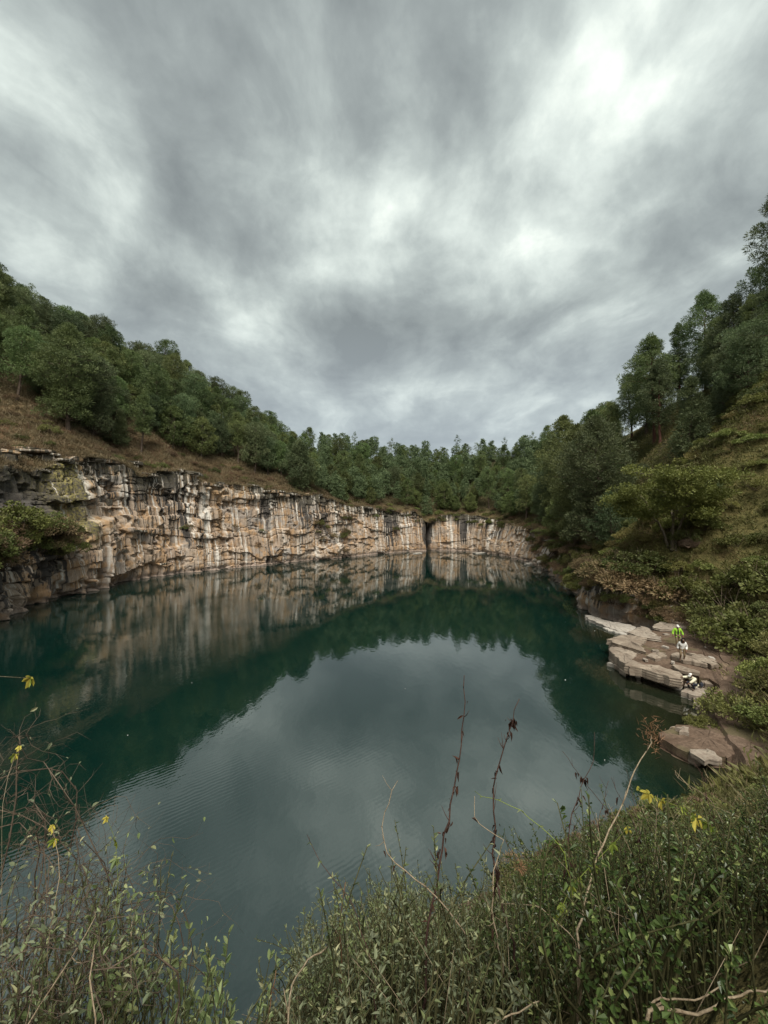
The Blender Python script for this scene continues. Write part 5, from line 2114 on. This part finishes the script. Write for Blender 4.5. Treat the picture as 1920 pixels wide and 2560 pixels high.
R_ = lambda *p: list(reversed(p))
stalk('dead_stalk', 'tallest dark stalk, leaning slightly right, with withered leaves halfway up', z7(*R_((1303, -30), (1305, 200), (1275, 430), (1230, 720), (1190, 930), (1130, 1250), (1095, 1500), (1060, 1750), (1050, 2050))), 2.5, 3.1, .011, .003, M_STALK, 34, None, twigs=9, seed=11)
stalk('dead_stalk', 'second tall dark stalk, hung with shreds of dry leaf, right of the tallest', z7(*R_((1655, 120), (1575, 370), (1500, 620), (1480, 800), (1495, 1000), (1490, 1180), (1520, 1290), (1560, 1500), (1640, 1800))), 2.5, 3.0, .010, .0026, M_STALK, 60, None, twigs=12, seed=12)
stalk('dead_stalk', 'bowed pale stalk that curves up left of the tallest dark stalk', z7(*R_((880, 640), (850, 690), (820, 770), (780, 930), (785, 1070), (830, 1150), (960, 1250), (1110, 1360), (1220, 1490), (1320, 1640))), 2.4, 2.9, .0075, .002, M_PALE, 10, None, twigs=7, seed=13)
stalk('dead_stalk', 'forked pale stem hooked over the second dark stalk', z7(*R_((1370, 740), (1365, 860), (1400, 920), (1560, 1020), (1500, 1180), (1480, 1300), (1480, 1500), (1550, 1800))), 2.3, 2.8, .006, .002, M_PALE, 14, None, twigs=6, seed=14)
stalk('dead_stalk', 'long straight stalk with a brown feathery seed head over the water by the spit', z8(*R_((990, 85), (980, 130), (880, 320), (790, 540), (680, 760), (620, 960), (570, 1180), (565, 1320))), 2.2, 3.4, .0085, .003, M_PALE, 0, None, twigs=4, seed=15, head=(.085, 150))
stalk('dead_stalk', 'dark stalk draped with dry leaves between the second stalk and the long one', z8(*R_((660, 70), (655, 200), (600, 350), (540, 500), (510, 640), (505, 800))), 3.2, 3.6, .0075, .002, M_STALK, 60, None, twigs=10, seed=16)
stalk('dead_stalk', 'thin dead stem slanting down to the right across the water', z8(*R_((475, 180), (560, 300), (660, 430), (740, 530), (800, 640), (840, 760))), 3.4, 3.8, .005, .0018, M_STALK, 26, None, twigs=8, seed=17)
stalk('dead_stalk', 'thin reddish stem just left of the long stalk', z8(*R_((755, 330), (800, 430), (850, 520), (890, 600), (920, 740))), 3.3, 3.6, .0045, .0016, M_STALK, 14, None, twigs=6, seed=18)
stalk('dead_stalk', 'short twig crossing behind the long stalk', z8(*R_((740, 350), (710, 480), (680, 580), (660, 720))), 3.4, 3.6, .004, .0015, M_STALK, 8, None, twigs=6, seed=19)
stalk('dead_stalk', 'thin upright twig in front of the spit', z8(*R_((1225, 230), (1270, 300), (1300, 420), (1335, 560), (1350, 700))), 3.6, 4.0, .005, .0018, M_STALK, 8, None, twigs=6, seed=20)
stalk('dead_stalk', 'pale arching twig with a dry tip in front of the spit', z8(*R_((1125, 290), (1130, 320), (1150, 345), (1200, 370), (1270, 415), (1330, 460), (1400, 600))), 3.6, 3.9, .0045, .0016, M_PALE, 0, None, twigs=3, seed=21, head=(.03, 40))
stalk('dead_stalk', 'reddish thin stem right of the long stalk', z8(*R_((840, 280), (870, 390), (890, 480), (910, 580), (930, 740))), 3.5, 3.8, .004, .0014, M_STALK, 10, None, twigs=5, seed=22)
stalk('leafy_shoot', 'arching green shoot with small leaves reaching left over the water', z8(*R_((-30, 410), (0, 425), (100, 462), (230, 520), (290, 565), (350, 610), (410, 670), (480, 750), (520, 900))), 2.8, 3.2, .005, .0018, M_LIME, 0, None, 'plant', twigs=0, seed=23, lf=(9, .034, M_HERB))
stalk('leafy_shoot', 'dark leaning shoot with leaf tufts left of the foreground brush', z7(*R_((300, 985), (330, 1050), (370, 1140), (460, 1250), (550, 1350), (620, 1510), (670, 1680), (730, 1880))), 2.4, 2.9, .0055, .0016, M_STALK, 0, None, 'plant', twigs=6, seed=24, lf=(9, .036, M_HERB))
stalk('seed_spike', 'reddish seed spike behind the dark leaning shoot', z7(*R_((545, 1290), (535, 1380), (520, 1480), (510, 1560), (515, 1700))), 3.0, 3.1, .006, .004, M_SEED, 70, M_SEED, 'plant', twigs=0, seed=25, tat_ln=.02)
stalk('seed_spike', 'lone reddish seed spike over the water at the bottom', z6(*R_((1635, 1840), (1615, 1950), (1600, 2050), (1590, 2157))), 2.2, 2.3, .005, .003, M_SEED, 70, M_SEED, 'plant', twigs=0, seed=26, tat_ln=.02)
stalk('dead_stalk', 'pale bent cane arching at the lower left rim of the foreground brush', z7(*R_((430, 1700), (360, 1750), (270, 1830), (215, 1900), (190, 1990), (170, 2180))), 2.0, 2.4, .007, .004, M_PALE, 6, None, twigs=3, seed=27)
# a hanging brown seed ball
bx = at(1300, 2168, 2.9)
cb = MB()
rg = np.random.default_rng(3)
C = rg.normal(size=(130, 3)) * .012
Vv, F = leaves(C, unit(C + rg.normal(size=(130, 3)) * .004), .03, .004, shape='lance', rg=rg)
cb.add(Vv, None, F, np.repeat(rg.random(130), 6))
e = empty('seed_ball', bx)
tag(e, 'round brown dried seed head hanging right of the second dark stalk', 'seed head')
obj('husk', cb.mesh('husk', M_SEED, False), e)
mb = MB()
q = np.array(at(1262, 2100, 2.9)) - np.array(bx)
mb.tube([(0, 0, 0), q * .5 + np.array([0, 0, .01]), q], .002, 4)
obj('stem', mb.mesh('stem', M_STALK), e)


# pale crooked branches low on the right
def branch(label, pts, D0, D1, r0, seed, forks=()):
    P_ = np.array([np.array(at(a, b, D0 + (D1 - D0) * k / (len(pts) - 1))) for k, (a, b) in enumerate(pts)])
    g0 = np.array([P_[0][0], P_[0][1], ground_z(P_[0][0], P_[0][1]) - .03])
    P_ = np.vstack([g0[None], P_])
    Q = resample(P_, 22)
    rg = np.random.default_rng(seed)
    Q[1:-1] += rg.normal(size=(20, 3)) * r0 * .5
    e = empty('dead_branch', Q[0])
    tag(e, label, 'branch')
    mb = MB()
    mb.tube(Q - Q[0], np.linspace(r0, r0 * .45, 22), 7)
    obj('limb', mb.mesh('limb', M_PALE), e)
    for f in forks:
        F_ = np.array([np.array(at(a, b, D0 + .04)) for a, b in f]) - Q[0]
        mb = MB()
        F_ = resample(F_, 10)
        mb.tube(F_, np.linspace(r0 * .6, r0 * .25, 10), 6)
        obj('side_limb', mb.mesh('side_limb', M_PALE), e)


branch('pale crooked branch running up right along the bottom of the photo', z8((930, 1760), (985, 1662), (1130, 1672), (1290, 1692), (1400, 1620), (1540, 1570), (1680, 1545)), 1.75, 1.9, .009, 61, [z8((985, 1662), (1060, 1620), (1030, 1560))])
branch('thinner grey branch above the pale crooked one at the bottom right', z8((990, 1640), (1030, 1602), (1220, 1622), (1330, 1570), (1440, 1510)), 1.85, 2.0, .006, 62)
branch('grey stick fallen across the brush at the bottom middle', z8((60, 1760), (160, 1700), (270, 1660), (340, 1620)), 1.8, 1.9, .006, 63)
branch('long thin pale stick slanting through the middle of the brush', z8((560, 1290), (470, 1190), (400, 1130), (320, 1065), (240, 1062), (130, 1058)), 2.3, 2.5, .005, 64)


def palm_leaf(size, m, seed):
    """a lobed vine leaf: five folded lobes from one stalk"""
    rg = np.random.default_rng(seed)
    mb = MB()
    for k, (a, l) in enumerate([(-1.9, .45), (-.85, .8), (0, 1.0), (.85, .8), (1.9, .45)]):
        d = np.array([[math.sin(a), -.15 + rg.normal() * .1, -math.cos(a)]])
        Vv, F = leaves(np.array([[0, 0, 0.]]), d, np.array([size * l]), np.array([size * .5 * (.6 + .4 * l)]), fold=.16, shape='oval', rg=rg, up=np.array([[0, 1., .25]]))
        mb.add(Vv, None, F, rg.random())
    return mb.mesh('leaf', m, False)


def vine(label, pts, D0, D1, leafspots, r0, stemm, seed, root=True):
    P_ = rooted(pts, D0, D1, root)
    Q = resample(P_, 24)
    rg = np.random.default_rng(seed)
    e = empty('vine', Q[0])
    tag(e, label, 'vine')
    mb = MB()
    mb.tube(Q - Q[0], np.linspace(r0, r0 * .5, 24), 5)
    obj('stem', mb.mesh('stem', stemm), e)
    for k, (px, py, size, m_) in enumerate(leafspots):
        i = int(np.argmin([np.hypot(*(np.array([a_[0] for a_ in proj(q)[:2]]) - np.array([px, py]))) for q in Q]))
        dep = proj(Q[i])[2][0]
        o = obj('leaf', palm_leaf(size, m_, seed * 10 + k), e)
        o.location = Vector(Q[i] - Q[0])
        o.rotation_euler = (rg.normal() * .3, rg.normal() * .5, rg.normal() * .6)


vine('yellow-leaved vine reaching out left over the water above the dark shrubs', z8(*R_((905, 388), (970, 425), (1050, 465), (1150, 500), (1225, 545), (1245, 560), (1300, 590), (1370, 650), (1420, 800))), 3.0, 2.8,
     [(*z8((918, 402))[0], .03, M_YELL), (*z8((970, 412))[0], .075, M_YELL), (*z8((1046, 448))[0], .075, M_YELL), (*z8((1018, 432))[0], .03, M_YELL), (*z8((1170, 495))[0], .05, M_LIME), (*z8((1225, 540))[0], .045, M_LIME), (*z8((1245, 572))[0], .10, M_YELL), (*z8((1310, 590))[0], .06, M_LIME), (*z8((1345, 620))[0], .06, M_LIME)], .0035, M_LIME, 70)
vine('lime green vine climbing through the dark shrubs along the long stalk', z8(*R_((850, 620), (790, 690), (740, 740), (690, 790), (600, 880), (520, 970), (480, 1060), (440, 1180))), 2.4, 2.9,
     [(*z8((835, 615))[0], .05, M_YELL), (*z8((790, 740))[0], .07, M_LIME), (*z8((640, 830))[0], .06, M_LIME), (*z8((560, 880))[0], .06, M_LIME), (*z8((530, 980))[0], .06, M_LIME), (*z8((500, 1050))[0], .06, M_LIME), (*z8((460, 1130))[0], .05, M_LIME)], .003, M_LIME, 71)
vine('yellow leafed twig poking in at the left edge over the dark water', z6((-90, 88), (0, 100), (60, 104), (130, 100), (180, 108)), 2.0, 2.1,
     [(*z6((25, 100))[0], .045, M_YELL), (*z6((65, 100))[0], .05, M_LIME), (*z6((95, 95))[0], .045, M_YELL), (*z6((92, 108))[0], .05, M_LIME), (*z6((150, 98))[0], .06, M_YELL), (*z6((40, 108))[0], .04, M_LIME)], .002, M_PALE, 72)
vine('slender vine with a yellow tip and two drooping leaves left of the water', z6(*R_((632, 935), (645, 960), (662, 1010), (680, 1060), (700, 1110), (690, 1180), (700, 1300), (690, 1500))), 2.1, 2.4,
     [(*z6((640, 945))[0], .035, M_YELL), (*z6((636, 955))[0], .03, M_YELL), (*z6((675, 1050))[0], .045, M_LIME), (*z6((705, 1105))[0], .04, M_LIME), (*z6((680, 1185))[0], .05, M_HERB), (*z6((695, 1230))[0], .04, M_HERB)], .002, M_LIME, 73)
vine('yellow-leaved vine twisting up out of the dry thicket on the left', z6(*R_((310, 985), (318, 1030), (330, 1090), (345, 1150), (355, 1250), (350, 1330), (320, 1460), (280, 1700))), 1.9, 2.2,
     [(*z6((312, 985))[0], .03, M_YELL), (*z6((316, 1010))[0], .04, M_YELL), (*z6((324, 1035))[0], .038, M_YELL), (*z6((318, 1030))[0], .045, M_LIME)], .003, M_PALE, 74)
vine('small yellow sprig high in the dry thicket at the left edge', z6(*R_((115, 515), (105, 545), (85, 570), (60, 640), (30, 760), (10, 900))), 2.0, 2.3,
     [(*z6((113, 522))[0], .028, M_YELL), (*z6((100, 548))[0], .035, M_YELL), (*z6((88, 565))[0], .04, M_LIME)], .002, M_PALE, 75)


# ------------------------------------------------------------------ dry thicket at the left
def thicket(seed, base, tops, r0, nsub, label, leaf_n, ml, name='dry_thicket', droop=.25, sub_len=.7):
    rg = np.random.default_rng(seed)
    base = np.array(base)
    e = empty(name, base)
    tag(e, label, 'thicket')
    mb, cb, br = MB(), MB(), []
    pos = []
    for tp in tops:
        tp = np.array(tp) - base
        b0 = rg.normal(size=3) * np.array([.12, .12, 0])
        n = 12
        ts = np.linspace(0, 1, n)[:, None]
        bow = rg.normal(size=3) * .5
        Q = b0 + (tp - b0) * ts + bow * np.sin(ts * 3.1) + rg.normal(size=(n, 3)) * .015 + np.array([0, 0, droop]) * np.sin(ts * 3.1)
        lb = MB()
        lb.tube(Q, np.linspace(r0, r0 * .3, n), 5)
        obj('branch', lb.mesh('branch', M_TWIG), e)
        for k in range(nsub):
            i = rg.integers(3, n)
            d = unit(unit(Q[i] - Q[i - 1]) * .7 + rg.normal(size=3) * .8)
            L = sub_len * rg.uniform(.3, 1.1)
            m = 7
            W = [Q[i]]
            dd = d
            for s_ in range(m - 1):
                dd = unit(dd + rg.normal(size=3) * .42 + np.array([0, 0, -.05]))
                W.append(W[-1] + dd * L / m)
            W = np.array(W)
            mb.tube(W, np.linspace(r0 * .34, r0 * .10, m), 3)
            pos.append(W[2:])
            for k2 in range(2):
                j = rg.integers(1, m - 1)
                d2 = unit(dd + rg.normal(size=3) * .9)
                Z = np.array([W[j], W[j] + d2 * L * .18, W[j] + d2 * L * .36 + rg.normal(size=3) * .03])
                mb.tube(Z, [r0 * .18, r0 * .13, r0 * .07], 3)
                pos.append(Z[1:])
    o = obj('twigs', mb.mesh('twigs', M_TWIG), e)
    o['kind'] = 'stuff'
    pos = np.concatenate(pos)
    if leaf_n:
        C = pos[rg.integers(len(pos), size=leaf_n)]
        D = unit(rg.normal(size=(leaf_n, 3)) + np.array([0, 0, -.1]))
        Ls = .036 * rg.uniform(.5, 1.25, leaf_n)
        nb = min(60, leaf_n // 4)
        Vv, F = leaves(C[nb:], D[nb:], Ls[nb:], Ls[nb:] * .5, shape='oval', rg=rg)
        cb.add(Vv, None, F, np.repeat(rg.random(leaf_n - nb), 6))
        o = obj('foliage', cb.mesh('foliage', ml, False), e)
        o['kind'] = 'stuff'
        for k in range(nb):
            Vv, F = leaves(C[[k]], D[[k]], Ls[[k]] * 1.3, Ls[[k]] * .65, shape='oval', rg=rg)
            obj('leaf', mesh_np('leaf', Vv, [F], ml, False, {'tint': np.full(6, rg.uniform(.4, 1))}), e)


def gpt(x, y):
    return (x, y, ground_z(x, y) - .05)


def tops(n, x0, x1, y0, y1, D0, D1, seed):
    rg = np.random.default_rng(seed)
    return [tuple(at(rg.uniform(x0, x1), rg.uniform(y0, y1), rg.uniform(D0, D1))) for _ in range(n)]


thicket(1, gpt(-2.9, 2.4), tops(13, -150, 90, 1790, 2150, 2.3, 3.2, 4), .008, 15, 'bare dry thicket of tangled brown twigs at the left edge over the dark water', 160, M_SAGE)
thicket(2, gpt(-2.2, 2.3), tops(13, 20, 240, 2080, 2330, 2.2, 3.0, 5), .007, 15, 'dry twiggy shrub with a few leaves below the bare thicket on the left', 420, M_SAGE)
thicket(3, gpt(-1.9, 2.5), tops(12, 190, 330, 2160, 2330, 2.4, 3.0, 6), .006, 14, 'thin-stemmed shrub with small green leaves at the right side of the left thicket', 620, M_HERB, 'twiggy_shrub', .1)
thicket(4, gpt(-1.7, 1.8), tops(14, -60, 250, 2330, 2520, 1.7, 2.2, 7), .0065, 15, 'dark tangle of twigs and small leaves in the bottom left corner', 700, M_SAGE, 'twiggy_shrub', .1, .55)
thicket(5, gpt(-1.5, 2.1), tops(10, 210, 340, 2330, 2500, 1.9, 2.4, 8), .006, 11, 'leafy tangle beside the pale cane at the bottom left', 700, M_HERB, 'twiggy_shrub', .1, .45)
stalk('dead_stalk', 'long straight pale cane slanting up right through the left thicket', z6((150, 2170), (360, 1860), (450, 1720), (540, 1560), (562, 1480)), 1.7, 2.1, .006, .0025, M_PALE, 0, None, twigs=3, seed=31)
stalk('dead_stalk', 'upright straw-coloured stem at the bottom of the left thicket', z6((570, 2170), (555, 2000), (545, 1850), (548, 1760), (560, 1690)), 1.6, 1.8, .0055, .003, M_PALE, 0, None, twigs=2, seed=32)
stalk('dead_stalk', 'thin upright pale stem against the water right of the left thicket', z6((783, 1940), (778, 1800), (775, 1650), (782, 1570), (795, 1500)), 2.1, 2.3, .0035, .002, M_PALE, 0, None, twigs=2, seed=33)
stalk('dead_stalk', 'thin green stem leaning left beside the thin upright pale one', z6((870, 1850), (862, 1750), (850, 1670), (820, 1580)), 2.1, 2.3, .003, .0015, M_LIME, 0, None, twigs=1, seed=34)
for k, (px, ty_, D, pr) in enumerate([(350, 2395, 1.95, LOWH[0]), (425, 2440, 1.9, LOWH[1]), (300, 2465, 1.8, LOWH[0]), (470, 2500, 1.85, LOWH[0]), (390, 2520, 1.75, LOWH[1]), (550, 2455, 2.1, LOWH[1]), (240, 2420, 1.9, LOWH[1])]):
    x = (px - 960) / 960 * D
    g = ground_z(x, D)
    tz = at(px, ty_, D).z
    if tz - g > .1:
        sc = (tz - g) / pr.h
        pr.place((x, D, g), k * 1.3, (min(sc, .8), min(sc, .8), sc), ['pale-leaved bushy plant at the bottom left of the open water', 'pale-leaved plant with its tip highest against the water at the bottom', 'pale-leaved plant under the twiggy tangle at the bottom left', 'short pale-leaved plant at the bottom edge by the water',
                 'pale-leaved plant in the corner below the bushy one', 'lone small leafy sprig at the bottom against the water', 'pale-leaved plant half hidden in the left tangle'][k], 'plant')

for k in range(18):
    px, D = rgf.uniform(-80, 330), rgf.uniform(1.75, 2.5)
    ty_ = np.interp(px, [-80, 120, 250, 330], [2240, 2300, 2330, 2420]) + rgf.uniform(0, 170)
    x = (px - 960) / 960 * D
    g = ground_z(x, D)
    h = at(px, ty_, D).z - g
    pr = HERB[[0, 2, 0, 2, 1][k % 5]]
    if h > .3:
        pr.place((x, D, g), rgf.random() * 6.28, (.9, .9, h / pr.h), 'grey-green leafy plant filling the left thicket ' + ('by the photo edge' if px < 80 else 'around the long pale cane' if px < 220 else 'next to the open water'),
                 'plant', 'leafy plants in the left thicket', None, (rgf.normal() * .12, rgf.normal() * .12))

# straw and bare stems mixed through the foreground brush, nobody could count them
rg = np.random.default_rng(91)
mb = MB()
fl_ = np.array(FR)
for k in range(620):
    b = fl_[rg.integers(len(fl_))] + rg.normal(size=3) * np.array([.15, .15, 0])
    if math.hypot(b[0], b[1]) < 1.5:
        continue
    px, py, dep = proj(b)
    L = rg.uniform(.5, 1.1)
    d = unit(np.array([rg.normal() * .8, rg.normal() * .45, 1.0]))
    tp = b + d * L
    tx, ty, dd = proj(tp)
    if ty[0] < np.interp(tx[0], TOPX, TOPY) - 15:
        continue
    mid = (b + tp) / 2 + rg.normal(size=3) * .05
    mb.tube([b, mid, tp], [.0032, .0024, .0012], 3)
o = obj('dry_stems', mb.mesh('dry_stems', M_PALE))
tag(o, 'pale dry stems mixed through the foreground brush', kind='stuff')

# dead branch lying across the left outcrop
P_ = [np.array(at(a, b, proj(pix_ground(140, 1170))[2][0] - .6)) for a, b in ((158, 1186), (145, 1165), (132, 1148), (128, 1138))]
e = empty('dead_branch', P_[0])
tag(e, 'bleached forked branch lying against the layered overhang on the left', 'branch')
mb = MB()
mb.tube(np.array(P_) - P_[0], [.09, .08, .06, .04], 5)
obj('limb', mb.mesh('limb', M_PALE), e)
mb = MB()
mb.tube(np.array([P_[1], P_[1] + np.array([.9, 0, .8]), P_[1] + np.array([1.2, .1, 1.6])]) - P_[0], [.05, .04, .02], 4)
obj('side_limb', mb.mesh('side_limb', M_PALE), e)
# pale leaves afloat
for k, (px, py, sz) in enumerate([(478, 1707, .10), (1012, 1722, .10), (1412, 1700, .16), (1486, 1577, .18), (1511, 1900, .08), (1413, 1555, .16), (318, 1838, .08)]):
    a = at(px, py, 1.0) - Vector((0, 0, CAM_Z))
    kz = (.012 - CAM_Z) / a.z
    V, F = leaves(np.array([[0, 0, 0.]]), np.array([[1., .3, 0]]), np.array([sz * .6]), np.array([sz * .35]), fold=.1, rg=rg)
    o = obj('floating_leaf', mesh_np('floating_leaf', V, [F], M_WHITE))
    o.location = (a.x * kz, a.y * kz, .012)
    tag(o, 'pale leaf afloat on the dark lake ' + ['below the cliff reflection', 'in the mirrored sky near the tall stalk tip', 'off the end of the rock ledge', 'beside the white rock shelf', 'in the sky reflection right of the leaning stem', 'just off the undercut bank', 'far left in the dark water'][k], 'leaf')
